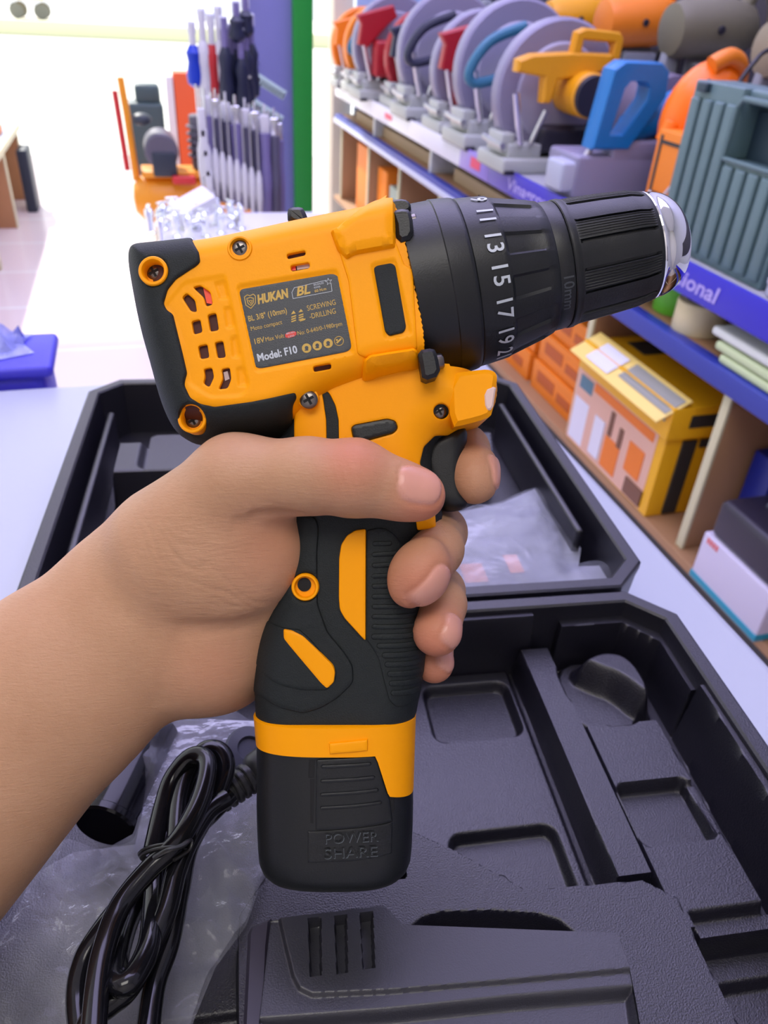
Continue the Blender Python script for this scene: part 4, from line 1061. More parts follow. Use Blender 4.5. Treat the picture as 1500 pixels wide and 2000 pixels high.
def crumple(name, poly, z, amp, label, cat, m, seed=1, step=.003, parent=None, fold=22, dome=.012, tagit=True, zfun=None):
    """a crumpled film bag: two skins over the outline poly (world metres)"""
    rg = np.random.default_rng(seed); poly = np.array(poly, float); lo, hi = poly.min(0), poly.max(0)
    g = np.stack(np.meshgrid(np.arange(lo[0], hi[0], step), np.arange(lo[1], hi[1], step)), -1).reshape(-1, 2); g += rg.normal(size=g.shape)*step*.18
    g = g[inpoly(g, poly)]; d = poly_sd(g, poly); g = g[d > step*.6]
    R_ = resample(poly, step); P_ = R_.tolist()+g.tolist(); E_ = [(i, (i+1) % len(R_)) for i in range(len(R_))]
    vs, es, fs, *_ = delaunay_2d_cdt([Vector(p) for p in P_], E_, [], 1, 1e-6)
    V = np.array([v[:] for v in vs]); d = np.maximum(poly_sd(V, poly), 0)
    h = np.zeros(len(V))
    for i in range(fold):                       # ridges: folded planes crossing the sheet
        a = rg.uniform(0, math.pi); c = lo+rg.uniform(size=2)*(hi-lo); q = (V-c)@(math.cos(a), math.sin(a)); al = (V-c)@(-math.sin(a), math.cos(a))
        w_ = rg.uniform(.004, .016); L = rg.uniform(.02, .07)
        h += rg.uniform(-.5, 1)*np.clip(1-np.abs(q)/w_, 0, 1)*np.exp(-(al/L)**2)
    h = h*amp; up = dome*(1-np.exp(-d/.02))
    base_z = z if zfun is None else zfun(V)
    top = base_z+np.maximum(up+h, -.001)+.0008
    n = len(V); VV = np.vstack([np.column_stack([V, top]), np.column_stack([V, np.full(n, 1.)*base_z])]); T = np.array([list(f) for f in fs if len(f) == 3])
    Fc = T.tolist()+(T[:, ::-1]+n).tolist()
    o = mesh_obj(name, VV, Fc, m, parent, 0)
    me_ = o.data; me_.polygons.foreach_set('use_smooth', [True]*len(me_.polygons)); me_.set_sharp_from_angle(angle=.6)
    if tagit: tag(o, label, cat)
    return o
wz = lambda pts, z: [tuple(onz(x, y, z)[:2]) for x, y in pts]
crumple('plastic_bag', wz([(872, 985), (985, 962), (1060, 930), (1085, 985), (1140, 1050), (1135, 1085), (1215, 1082), (1222, 1120), (1190, 1150), (1000, 1152), (860, 1158), (700, 1150), (600, 1100), (640, 1010)], CZ+.045), CZ+.0355, .006,
        'crumpled clear plastic bag lying in the open lid, right of the fingers', 'plastic bag', bag_mat('thin_film', (.5, .52, .62), .07, rough=.08, bump=.5, scale=30), 3, fold=40, dome=.016)
man = thing('instruction_leaflet', 'dark folded leaflet with orange marks under the clear bag in the lid', 'leaflet', (KO[0], KO[1], CZ), KA)
b = MB(); b.box((.078, .050, .027), (.15, .052, .012), .001); b.build('folded_paper', M('leaflet_dark', srgb(70, 72, 88), .3), man)
for (x_, y_), s_ in ((K(925, 1118, CZ+.034), .016), (K(1003, 1100, CZ+.034), .010)):
    b = MB(); b.box((x_, y_, .0335), (s_, .020, .0006)); b.build('orange_mark', M('orange_print', srgb(240, 130, 40), .5), man)
bagL = crumple('plastic_bag', wz([(275, 1400), (400, 1395), (510, 1400), (522, 1560), (518, 1690), (480, 1800), (420, 1880), (375, 1990), (360, 2080), (-60, 2080), (-60, 1850), (20, 1790), (60, 1700), (140, 1655), (262, 1640), (280, 1560), (262, 1460)], CZ+.05), CZ+.0465, .0055,
        'crumpled clear plastic bag under the black cable at the lower left of the case', 'plastic bag', BAG, 8, fold=110, dome=.004, step=.0022)
# glossy black plastic part and grey cap beside the bag
GLB = M('glossy_black', (.004, .004, .006), .14, spec=.35)
pc = thing('adapter_tube', 'glossy black round plastic piece beside the cable, under the forearm', 'adapter', tuple(onz(215, 1590, CZ+.03)))
b = MB(); a_ = np.array(onz(205, 1612, CZ+.045))-np.array(pc.location); c_ = np.array(onz(300, 1420, CZ+.045))-np.array(pc.location)
b.cyl(a_, c_, .0135, 40); b.build('tube', GLB, pc)
b = MB(); u_ = (a_-c_)/np.linalg.norm(a_-c_); b.cyl(a_-u_*.004, a_+u_*.001, .0142, 40); b.build('end_rim', GLB, pc)

# cable with a tie and a moulded plug
cab = thing('power_cable', 'glossy black power cable bundled with a wire tie on the clear bag', 'cable', tuple(onz(330, 1690, CZ+.055)))
CAB = M('cable_black', (.006, .006, .008), .14, spec=.45)
def cpath(pts): return spline([np.array(onz(x, y, CZ+(z+7)/1000))-np.array(cab.location) for x, y, z in pts], 8)
strands = [
    [(440, 1560, 70), (405, 1585, 72), (370, 1640, 74), (345, 1700, 72), (325, 1780, 70), (290, 1860, 68), (250, 1930, 68), (215, 1960, 68), (180, 1990, 68), (150, 2060, 66)],
    [(345, 1640, 70), (352, 1560, 70), (372, 1500, 72), (402, 1465, 74), (432, 1470, 74), (440, 1505, 72), (415, 1570, 68), (370, 1650, 66), (350, 1740, 64), (330, 1840, 62), (300, 1930, 60), (285, 2060, 60)],
    [(300, 1660, 66), (318, 1580, 68), (338, 1520, 72), (375, 1478, 78), (405, 1490, 80), (392, 1560, 80), (350, 1640, 80), (290, 1700, 78), (235, 1770, 76), (205, 1850, 76), (190, 1930, 76), (180, 2060, 76)],
    [(385, 1520, 66), (345, 1600, 64), (310, 1680, 64), (300, 1760, 66), (290, 1850, 72), (250, 1920, 76), (225, 1900, 72), (250, 1800, 62), (290, 1720, 60), (340, 1650, 60), (400, 1600, 62), (450, 1550, 64)],
    [(320, 1690, 58), (260, 1740, 58), (190, 1830, 58), (160, 1890, 56), (152, 1960, 54), (165, 2060, 54)],
]
for s_ in strands:
    b = MB(); b.tube(cpath(s_), .0041, 16); b.build('cable_strand', CAB, cab, 60)
b = MB()
for dz, dx in ((0, 0), (1.2, 3)):
    lp_ = []
    for k in range(24):
        a = 2*math.pi*k/24; ex, ey = 44*math.cos(a), 13*math.sin(a)
        lp_.append((318+dx+ex, 1663+ey-ex*.12+dx*2, 70+dz+9*math.sin(a+3.1)+3))
    b.tube(cpath(lp_+lp_[:1])[:-1], .0011, 8, closed=True, flat=.6)
b.tube(cpath([(300, 1675, 82), (325, 1662, 86), (355, 1652, 84), (372, 1640, 80), (368, 1660, 78), (340, 1680, 80)]), .0011, 8, flat=.6)
b.build('wire_tie', M('tie_black', (.02, .02, .022), .35), cab)
pa, pb = np.array(onz(425, 1566, CZ+.066))-np.array(cab.location), np.array(onz(505, 1505, CZ+.068))-np.array(cab.location)
prof = [(.004, 0)]; L_ = float(np.linalg.norm(pb-pa))
for k in range(5): z_ = .001+k*.0034; prof += [(.0058+k*.0003, z_), (.0062+k*.0003, z_+.0005), (.0062+k*.0003, z_+.0020), (.005+k*.0003, z_+.0024), (.005+k*.0003, z_+.0033)]
prof += [(.0078, .019), (.0088, .021), (.0088, L_+.012), (.007, L_+.014)]
b = MB(); b.lathe(prof, pa, pb-pa, 28); b.build('plug_body', M('plug_black', (.02, .02, .023), .4), cab)
pp = thing('round_plug', 'dark grey round plug end behind the ribbed cable grip', 'plug', tuple(onz(478, 1478, CZ+.05)))
b = MB(); b.lathe([(.009, 0), (.0115, .001), (.0115, .010), (.0105, .0115), (.006, .012), (.005, .0105), (.001, .0105)], (0, 0, 0), (.2, -.35, .9), 36); b.build('plug_face', M('grey_plastic', srgb(70, 72, 84), .45), pp)
b = MB(); b.box((0, 0, 0), (.02, .012, .008), .002); o = b.build('plastic_tab', M('white_plastic', (.75, .77, .8), .4)); o.location = onz(285, 985, CZ+.045); tag(o, 'small pale plastic tab in the left half of the open lid', 'tab')
# ------------------------------------------------------------------ the shop: floor, ceiling, walls, street
def struct(name, mb, m, smooth=30): o = mb.build(name, m, None, smooth); o['kind'] = 'structure'; return o
TILE = bpy.data.materials.new('floor_tiles'); TILE.use_nodes = True
nt = TILE.node_tree; pb_ = nt.nodes['Principled BSDF']; pb_.inputs['Roughness'].default_value = .18
tc = nt.nodes.new('ShaderNodeTexCoord'); br = nt.nodes.new('ShaderNodeTexBrick'); br.offset = 0
br.inputs['Scale'].default_value = 1; br.inputs['Brick Width'].default_value = .5; br.inputs['Row Height'].default_value = .5; br.inputs['Mortar Size'].default_value = .012; br.inputs['Mortar Smooth'].default_value = .2
br.inputs['Color1'].default_value = (.78, .66, .66, 1); br.inputs['Color2'].default_value = (.80, .70, .69, 1); br.inputs['Mortar'].default_value = (.85, .85, .82, 1)
nt.links.new(tc.outputs['Object'], br.inputs['Vector']); nt.links.new(br.outputs['Color'], pb_.inputs['Base Color'])
b = MB(); b.box((-.2, 2.4, -.05), (6, 9.2, .1)); struct('floor', b, TILE)
PAVE = M('pale_concrete', (.80, .80, .76), .8, bump=.2, bscale=20, var=.05, vscale=.6)
b = MB(); b.box((0, 22, -.08), (60, 30, .1)); struct('trim_1', b, PAVE)
b = MB(); b.box((-.4, 2.2, 3.25), (5.4, 8.6, .1)); struct('ceiling', b, M('ceiling_white', (.8, .8, .82), .8))
b = MB(); b.box((1.82, 1.35, 1.6), (.1, 6.5, 3.2)); struct('wall_right', b, M('wall_lilac', (.42, .43, .50), .7))
b = MB(); b.box((1.05, 4.52, 1.6), (.10, .12, 3.2), .004); struct('wall_pillar', b, M('beige_pillar', (.62, .58, .48), .6))
t = thing('kerb_wall', 'long low pale yellow kerb across the far side of the street', 'kerb', (-2, 21, -.03))
b = MB(); b.box((0, 0, .14), (22, .35, .28), .02); b.build('kerb_stone', M('kerb_yellow', srgb(225, 225, 190), .8), t)
for x_, y_, s_, lb in ((-6.3, 27, 1., 'blurred yellow machine in the street, nearer the left frame edge'), (-2.6, 28, .8, 'blurred yellow machine in the street, right of the other one')):
    t = thing('street_machine', lb, 'machine', (x_, y_, -.03))
    b = MB(); b.box((0, 0, .75), (1.1*s_, 1.2, .7*s_), .06); b.box((.25, 0, 1.25), (.5*s_, .9, .6), .05); b.build('machine_body', M('machine_yellow', srgb(235, 190, 60), .5), t)
    for sx in (-.4, .4):
        for sy in (-.45, .45): b = MB(); b.cyl((sx*s_-.0, sy-.07, .2), (sx*s_, sy+.07, .2), .2, 24); b.build('wheel', M('tyre', (.2, .2, .17), .8), t)

b = MB(); b.box((0, -1.75, 1.6), (5.6, .1, 3.2)); struct('wall_back_unseen', b, M('unseen_wall_cream', (.62, .60, .56), .7))  # unseen wall added behind the camera to cut sky light on the foreground
b = MB(); b.box((-2.75, -.3, 1.6), (.1, 3.0, 3.2)); struct('wall_left_unseen', b, M('unseen_wall_cream', (.62, .60, .56), .7))  # also added out of view, keeps sky light from the left off the foreground
# purple panel with the green post and the hooks
PUR = M('purple_panel', srgb(122, 124, 182), .55); GRN = M('green_paint', srgb(22, 140, 48), .45)
t = thing('lilac_board', 'flat lilac display board beside the green post with tools hung before it', 'display board', (.46, 3.05, 0))
b = MB(); b.box((0, 0, 1.1), (.17, .03, 2.2), .004); b.build('board', PUR, t)
for z_ in (1.22, .98, .80):
    for k in range(2): b = MB(); b.tube([(-.04-.03*k, -.01, z_), (-.13-.02*k, -.35, z_), (-.15-.02*k, -.62, z_+.01)], .004, 8); b.build('hook', M('hook_metal', (.7, .7, .72), .3, 1), t)
t = thing('green_post', 'tall bright green square post beside the lilac display board', 'post', (.5685, 3.03, 0))
b = MB(); b.box((0, 0, 1.5), (.066, .066, 3.0), .004); b.build('post', GRN, t)
b = MB(); b.box((0, 0, .01), (.12, .12, .02), .003); b.build('foot_plate', GRN, t)

rnd_ = random.Random(4)
def hang_tool(kind, loc, L, hc, sc, lb, grp, rz=0):
    t = thing('hanging_tool', lb, 'hand tool', loc, rz, grp)
    b = MB(); b.tube([(0, 0, 0), (0, 0, -L*.35)], .009, 10); b.build('shank', sc, t)
    b = MB(); b.lathe([(.008, -L), (.020, -L+.01), (.022, -L*.8), (.016, -L*.6), (.020, -L*.45), (.010, -L*.33)], n=14)
    b.build('grip', hc, t)
    b = MB(); b.box((0, 0, -.01), (.022, .006, .03), .003); b.build('hang_tab', M('tab_clear', (.75, .78, .85), .3), t)
    return t
DKB = M('dark_navy_grip', srgb(30, 36, 62), .4); VIO = M('violet_grip', srgb(120, 112, 160), .4); SIL = M('bright_steel', (.8, .8, .83), .25, 1)
BLU = M('blue_grip', srgb(20, 60, 190), .4); PALE = M('pale_film', srgb(215, 215, 220), .3); REDP = M('red_plastic', srgb(190, 40, 45), .4)
def wp(px, py, Y): return ony(px, py, Y)
for px_, py_, L, hc, lb in ((373, 45, .15, BLU, 'blue handled tool hanging highest at the left of the bundle'), (392, 20, .21, PALE, 'pale hand tool hung right beside the blue handled one'), (410, 30, .20, REDP, 'red tipped pale tool in the upper bundle'), (425, 15, .23, PALE, 'pale hand tool between the red tipped and the dark tools')):
    p = wp(px_, py_, 2.45); hang_tool('a', tuple(p), L, hc, PALE, lb, 'pale and coloured tools in the upper bundle')
for i, (px_, py_) in enumerate(((436, 35), (448, 50), (458, 40), (468, 58), (478, 42), (488, 30), (460, 5), (478, -5))):
    p = wp(px_, py_, 2.42+.03*(i % 3)); hang_tool('a', tuple(p), .20 if i < 6 else .09, DKB, VIO, 'dark navy gripped tool hanging in the upper bundle before the lilac board', 'dark gripped tools in the upper bundle')
for i in range(16):
    c_i = i % 8; px_ = 402+c_i*19+(i//8)*8; py_ = 192+c_i*6+(i//8)*10
    p = wp(px_, py_, 2.30+.10*(i//8)+.012*(i % 3)); t = thing('hanging_tool', 'grey violet packed hand tool in the lower bundle above the yellow compressor', 'hand tool', tuple(p), 0, 'grey violet tools in the lower bundle')
    b = MB(); b.box((0, 0, -.02), (.024, .012, .05), .004); b.tube([(0, 0, 0), (0, 0, .03)], .003, 8); b.build('header', SIL if i % 2 else PALE, t)
    b = MB(); b.lathe([(.008, -.25), (.015, -.24), (.017, -.15), (.014, -.10), (.016, -.04)], n=12); b.build('grip', M('grey_grip', srgb(88, 86, 108), .4) if i % 3 else VIO, t)
for i in range(5):
    p = wp(392+i*5, 215+i*40, 2.27); t = thing('hanging_tool', 'pale tool at the left edge of the lower bundle', 'hand tool', tuple(p), 0, 'pale tools at the left edge of the lower bundle')
    b = MB(); b.box((0, 0, -.03), (.02, .01, .07), .004); b.build('grip', PALE, t); b = MB(); b.tube([(0, 0, 0), (0, .01, .05)], .003, 6); b.build('stem', SIL, t)
for i in range(9):
    p = wp(395+i*14, 330+i*7, 2.28); t = thing('hanging_card', 'pale tool tip hanging at the bottom of the lower bundle', 'hand tool', tuple(p), 0, 'pale tips at the bottom of the lower bundle')
    b = MB(); b.lathe([(.004, .07), (.009, .05), (.010, .0), (.004, -.05), (.001, -.055)], n=12); b.build('tip', PALE, t)
    b = MB(); b.tube([(0, 0, .06), (0, .01, .20)], .003, 6); b.build('stem', SIL, t)
for px_, py_, lb in ((505, 165, 'pale steel comb shaped tool on the lilac board, the upper one'), (500, 215, 'pale steel comb shaped tool on the lilac board, the lower one')):
    p = wp(px_, py_, 2.9); t = thing('saw_card', lb, 'saw blade', tuple(p))
    R_ = Matrix.Rotation(.5, 3, 'Y'); b = MB(); b.box((.03, 0, 0), (.13, .006, .03), .001, rot=R_)
    for k in range(10): b.box((-.02+.011*k, 0, .022-.006*k), (.006, .006, .02), 0, rot=R_)
    b.build('blade', M('pale_mint_steel', srgb(190, 215, 215), .35), t)

# yellow compressor on the floor
cx_, cy_ = .26, 4.55
CY = M('compressor_yellow', srgb(225, 145, 30), .4); DG = M('engine_grey', srgb(85, 82, 98), .45); DK = M('engine_dark', srgb(35, 45, 60), .5)
t = thing('air_compressor', 'yellow air compressor with a horizontal tank on the bright floor', 'compressor', (cx_, cy_, 0))
b = MB(); b.lathe([(.001, -.33), (.07, -.32), (.11, -.28), (.125, -.22), (.125, .22), (.11, .28), (.07, .32), (.001, .33)], (0, 0, .21), (1, 0, 0), 32); b.build('tank', CY, t)
for s_ in (-.2, .2): b = MB(); b.box((s_, 0, .045), (.05, .2, .09), .008); b.build('foot', DK, t)
b = MB(); b.box((-.02, 0, .345), (.5, .2, .03), .006); b.build('platform', CY, t)
b = MB(); b.cyl((-.16, -.12, .46), (-.16, .1, .46), .085, 28); b.build('motor', DG, t)
b = MB(); b.box((-.15, -.1, .40), (.12, .06, .12), .01); b.build('switch_box', DK, t)
b = MB(); b.cyl((.05, 0, .36), (.05, 0, .62), .055, 24)
for k in range(5): b.cyl((.05, 0, .42+.035*k), (.05, 0, .43+.035*k), .072, 24)
b.build('cylinder', DG, t)
b = MB(); b.box((.17, 0, .50), (.12, .16, .26), .02); b.build('pump_cover', CY, t)
b = MB(); b.tube([(-.30, 0, .30), (-.31, 0, .62), (-.32, 0, .78)], .018, 12); b.build('handle_bar', CY, t)
b = MB(); b.tube([(-.34, 0, .35), (-.355, 0, .72)], .015, 10); b.build('hose', REDP, t)
b = MB(); b.box((-.06, -.14, .33), (.12, .05, .04), .01); b.build('red_guard', REDP, t)
b = MB(); b.ell((-.24, -.05, .6), (.05, .05, .03)); b.build('air_filter', DK, t)
t = thing('orange_carton', 'red orange carton standing behind the compressor', 'carton', (.30, 5.15, 0))
b = MB(); b.box((0, 0, .38), (.16, .16, .76), .004); b.build('carton', M('carton_red', srgb(215, 90, 45), .6), t); b = MB(); b.box((-.105, 0, .37), (.04, .15, .74), .004); b.build('white_side', PALE, t)
t = thing('small_machine', 'dark green machine hood behind the grey compressor motor', 'machine', (.05, 5.2, 0))
b = MB(); b.box((0, 0, .3), (.2, .2, .6), .02); b.box((.02, 0, .64), (.14, .14, .1), .02); b.build('hood', M('dark_teal', srgb(60, 80, 85), .5), t)

# table with taps before it
t = thing('display_table', 'white low display table that carries the chrome taps', 'table', (.24, 1.90, 0))
b = MB(); b.box((0, 0, .685), (.44, .50, .03), .004); b.build('table_top', M('table_white', (.75, .75, .78), .4), t)
for sx in (-.2, .2):
    for sy in (-.22, .22): b = MB(); b.box((sx, sy, .335), (.035, .035, .67), .003); b.build('leg', M('table_leg', (.6, .6, .62), .4), t)
TAP = M('tap_chrome', (.86, .9, .92), .12, 1)
def tap():
    t = thing('water_tap', 'chrome tap', 'tap', (0, 0, 0), 0, 'chrome taps on the display table')
    b = MB(); b.lathe([(.018, 0), (.02, .004), (.013, .01), (.013, .06), (.017, .065), (.017, .085), (.008, .095)], n=20); b.build('body', TAP, t)
    b = MB(); b.tube(spline([(0, 0, .05), (.03, 0, .065), (.055, 0, .06), (.065, 0, .035)], 5), .009, 12); b.build('spout', TAP, t)
    b = MB(); b.box((0, 0, .10), (.05, .014, .008), .003); b.build('lever', TAP, t)
    return t
tp_ = tap(); used = False
for i, (px_, py_) in enumerate(((295, 448), (322, 440), (345, 455), (318, 468), (370, 462), (402, 455), (432, 448), (452, 435), (385, 438), (470, 440), (340, 430), (425, 430))):
    p = onz(px_, py_+8, .70); t = tp_ if not used else copy_tree(tp_); used = True
    t.location = (p[0], p[1], .70); t.scale = (.62,)*3; t.rotation_euler = (0, 0, rnd_.uniform(0, 6.28)); t['label'] = 'shiny chrome tap in the pile on the display table behind the drill'
t = thing('white_box', 'small white carton tilted on the pile of chrome taps', 'carton', tuple(onz(385, 425, .72))); t.rotation_euler = (.25, -.35, .4)
b = MB(); b.box((0, 0, .03), (.10, .06, .04), .002); b.build('carton', M('carton_white', (.8, .8, .85), .5), t)

# low wooden table at the left
WOOD = M('wood_panel', srgb(176, 126, 84), .5, var=.12, vscale=9); WEDGE = M('pale_edge', srgb(205, 200, 165), .5)
t = thing('wooden_table', 'low wooden table with a pale blue top at the left edge', 'table', (-1.05, 4.2, 0))
b = MB(); b.box((0, 0, .405), (.70, 2.8, .03), .004); b.build('table_top', M('pale_blue_top', srgb(190, 205, 225), .25), t)
b = MB(); b.box((.352, 0, .405), (.006, 2.8, .034)); b.build('edge_band', WEDGE, t)
for y_ in (-1.25, -.15, .62, 1.3):
    b = MB(); b.box((.0, y_, .195), (.68, .04, .39), .002); b.build('side_panel', WOOD, t)
    b = MB(); b.box((.342, y_, .195), (.006, .044, .39)); b.build('edge_band', WEDGE, t)
t = thing('dark_bin', 'slim dark box under the far end of the wooden table', 'box', (-.66, 5.25, 0)); b = MB(); b.box((0, 0, .17), (.06, .2, .34), .01); b.build('bin', DK, t)
t = thing('orange_packet', 'small orange packet on the far end of the pale blue table', 'packet', (-.85, 5.2, .42)); b = MB(); b.box((0, 0, .02), (.2, .15, .04), .006); b.build('packet', M('packet_orange', srgb(230, 130, 70), .5), t)

# blue bin behind the counter with film over it
t = thing('blue_bin', 'tall deep blue bin standing just behind the counter', 'bin', (-.375, .862, 0))
b = MB(); b.box((0, 0, .428), (.50, .09, .856), .012); b.build('bin_body', M('deep_blue', srgb(62, 56, 200), .4), t)
b = MB(); b.box((0, 0, .858), (.52, .10, .014), .006); b.build('bin_rim', M('deep_blue', srgb(62, 56, 200), .4), t)
crumple('blue_film', [(-.62, .822), (-.20, .822), (-.135, .85), (-.15, .88), (-.14, .905), (-.62, .908)], .866, .03, 'crumpled pale blue film on top of the deep blue bin', 'plastic film',
        bag_mat('blue_film', (.35, .38, .85), .75, .3, .6, 30), 5, step=.008, fold=30, dome=.02)

# ------------------------------------------------------------------ the shelf rack
rk = thing('shelf_rack', 'long shelf rack with blue front edges full of power tools and boxes', 'shelf rack', (1.38, 1.9, 0))
SB = M('shelf_grey', (.42, .43, .47), .5); SBL = M('shelf_blue', srgb(48, 62, 160), .4); BRD = M('shelf_wood', srgb(168, 128, 92), .55, var=.1, vscale=8)
RX = 1.38; RY = 1.9
def rbox(name, x0, x1, y0, y1, z0, z1, m, bev=.002, par=rk): b = MB(); b.box(((x0+x1)/2-RX, (y0+y1)/2-RY, (z0+z1)/2), (x1-x0, y1-y0, z1-z0), bev); return b.build(name, m, par)
rbox('shelf_board', 1.006, 1.76, -.45, 4.40, .778, .80, SB)
rbox('shelf_board', 1.03, 1.76, -.45, 4.40, .640, .655, BRD)
rbox('shelf_board', 1.0, 1.76, -.45, 4.40, .235, .257, BRD)
rbox('front_edge', .998, 1.03, -.45, 4.40, .618, .657, SBL)
rbox('front_edge_band', .992, .998, 1.9, 4.40, .618, .640, M('pale_band', srgb(200, 205, 230), .4))
rbox('back_board', 1.745, 1.765, -.45, 4.40, 0, 1.5, M('rack_back', srgb(38, 37, 50), .6))
rbox('end_board', 1.1, 1.74, 4.39, 4.41, 0, 1.7, M('light_blue_board', srgb(150, 180, 225), .5))
rbox('plinth', 1.05, 1.74, -.45, 4.38, 0, .235, M('plinth_dark', (.05, .05, .055), .6))
rbox('tier_board', 1.42, 1.745, -.45, 3.9, .955, .975, SB)
rbox('tier_riser', 1.42, 1.435, -.45, 3.9, .80, .955, SB)
for y_ in (.10, 1.085, 1.60, 2.25, 2.75, 3.25, 3.75, 4.3):
    rbox('divider', 1.02, 1.74, y_-.01, y_+.01, .257, .64, BRD); rbox('divider_edge', 1.012, 1.02, y_-.011, y_+.011, .257, .64, WEDGE)
for y_ in (.5, 1.9, 2.9, 3.7): rbox('spacer', 1.02, 1.74, y_-.012, y_+.012, .655, .778, M('spacer_pale', (.6, .62, .63), .4))
# printed strip along the top board; far lengths painted pale as washed by daylight
LBL = M('strip_violet', srgb(58, 44, 190), .35); LBW = M('strip_daylit_white', srgb(228, 228, 240), .35); LBM = M('strip_daylit_lilac', srgb(150, 130, 215), .35)
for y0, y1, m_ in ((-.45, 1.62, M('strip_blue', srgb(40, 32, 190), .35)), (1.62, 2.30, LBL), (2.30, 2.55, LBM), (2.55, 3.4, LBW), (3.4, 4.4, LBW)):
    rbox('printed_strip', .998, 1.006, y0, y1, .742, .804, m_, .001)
rbox('red_patch', .9965, .998, 2.37, 2.45, .760, .790, M('pink_print', srgb(225, 70, 110), .4), 0)
rbox('red_patch', .9965, .998, 3.35, 3.45, .765, .785, M('pink_print', srgb(225, 70, 110), .4), 0)
def wall_text(s, y0, z0, h_, width, m, par=rk):
    V, Fc = text_mesh(s, 1., .02, shear=.15); V = V/.7*h_; V[:, 0] *= width/(V[:, 0].max()-V[:, 0].min()+1e-9)
    return mesh_obj('strip_text', [(.997-RX, y0-x-RY, z0+y) for x, y in V], Fc, m, par, 0)
STX = M('lilac_print', srgb(178, 165, 235), .4)
wall_text('Professional', 1.46, .757, .030, .285, STX); wall_text('Vinagroup', 2.16, .757, .030, .30, STX)
def box_thing(name, lb, cat, x0, x1, y0, y1, z0, z1, m, prints=(), grp=None, bev=.002, rz=0):
    """carton with prints on its front (-X) and side (-Y): (face, u0, u1, v0, v1, material, part name)"""
    t = thing(name, lb, cat, ((x0+x1)/2, (y0+y1)/2, z0), rz, grp); dx, dy, dz = x1-x0, y1-y0, z1-z0
    b = MB(); b.box((0, 0, dz/2), (dx, dy, dz), bev); b.build('carton', m, t)
    for i_, (fc, u0, u1, v0, v1, pm, nm) in enumerate(prints):
        b = MB(); e_ = .0012+.0004*i_
        if fc == 'f': b.box((-dx/2-e_/2, dy/2-(u0+u1)/2*dy, (v0+v1)/2*dz), (e_, (u1-u0)*dy, (v1-v0)*dz))
        elif fc == 's': b.box((-dx/2+(u0+u1)/2*dx, -dy/2-e_/2, (v0+v1)/2*dz), ((u1-u0)*dx, e_, (v1-v0)*dz))
        else: b.box((-dx/2+(v0+v1)/2*dx, dy/2-(u0+u1)/2*dy, dz+e_/2), ((v1-v0)*dx, (u1-u0)*dy, e_))
        b.build(nm, pm, t)
    return t
ORG = M('orange_carton', srgb(238, 132, 28), .5); ORD = M('orange_dark_print', srgb(190, 90, 20), .5); BKP = M('black_print', (.03, .03, .03), .5)
YLB = M('yellow_carton', srgb(240, 180, 20), .45); GRP = M('grey_print', srgb(150, 150, 140), .5); WHP = M('white_print', srgb(225, 225, 240), .5); PNK = M('photo_print_pale', srgb(225, 180, 160), .5); BRP = M('photo_print_brown', srgb(120, 80, 60), .5)
kk = 0
for y0, y1, zs in ((1.62, 1.90, (.257, .345, .43, .515)), (1.93, 2.20, (.257, .345, .43))):
    for j in range(len(zs)-1):
        lb = ['lowest', 'middle', 'top'][j]+(' orange carton of the nearer stack, left of the yellow boxes' if y0 < 1.8 else ' orange carton of the stack by the rack divider, left end')
        box_thing('orange_carton', lb, 'carton', 1.04+.01*j, 1.32, y0, y1, zs[j], zs[j+1]-.003, ORG, (('f', .12, .5, .35, .75, ORD, 'dark_print'), ('f', .58, .85, .3, .6, ORD, 'dark_print'), ('s', .1, .5, .3, .7, ORD, 'dark_print')), 'orange cartons on the lower shelf')
box_thing('tool_carton', 'large yellow carton with an orange tool picture on its front, lower shelf', 'carton', 1.0, 1.34, 1.20, 1.585, .258, .46, YLB,
    (('f', .0, .93, .02, .98, PNK, 'picture'), ('f', .02, .20, .05, .62, WHP, 'picture_white'), ('f', .04, .2, .75, .92, M('photo_teal', srgb(90, 130, 150), .5), 'picture_teal'), ('f', .22, .9, .84, .95, M('photo_orange', srgb(235, 125, 30), .5), 'picture_orange'), ('f', .45, .62, .08, .48, M('photo_orange', srgb(235, 125, 30), .5), 'picture_orange'),
     ('f', .70, .86, .3, .66, M('photo_orange', srgb(235, 125, 30), .5), 'picture_orange'), ('f', .46, .50, .5, .8, BRP, 'picture_tool'), ('f', .58, .62, .46, .7, BRP, 'picture_tool'), ('f', .3, .42, .1, .6, WHP, 'picture_white'), ('f', .75, .93, .05, .25, BRP, 'picture_tool'), ('s', .12, .22, .03, .95, BKP, 'black_print'), ('s', .25, .6, .86, .95, BKP, 'black_print'), ('s', .5, .75, .05, .4, M('dark_yellow', srgb(150, 115, 10), .5), 'print')))
t = box_thing('tool_carton', 'long yellow carton with a pale flap and white sticker, lying on the picture carton', 'carton', 0.985, 1.30, 1.185, 1.57, .463, .535, YLB, (('s', .15, .85, .35, .75, BKP, 'black_print'), ('t', .1, .3, .3, .9, BKP, 'black_print'), ('f', .5, .95, .5, .98, GRP, 'grey_print'), ('f', .2, .42, .3, .95, WHP, 'white_sticker')))
b = MB(); R_ = Matrix.Rotation(-.5, 3, 'Y'); b.box((-.155, 0, .066), (.085, .382, .004), .001, rot=R_); b.build('flap', M('pale_yellow', srgb(245, 215, 120), .45), t)
b = MB(); b.box((-.158, .08, .0695), (.06, .10, .001), 0, rot=R_); b.build('white_sticker', WHP, t)
b = MB(); b.box((-.15, -.09, .0725), (.05, .19, .001), 0, rot=R_); b.build('grey_print', GRP, t)
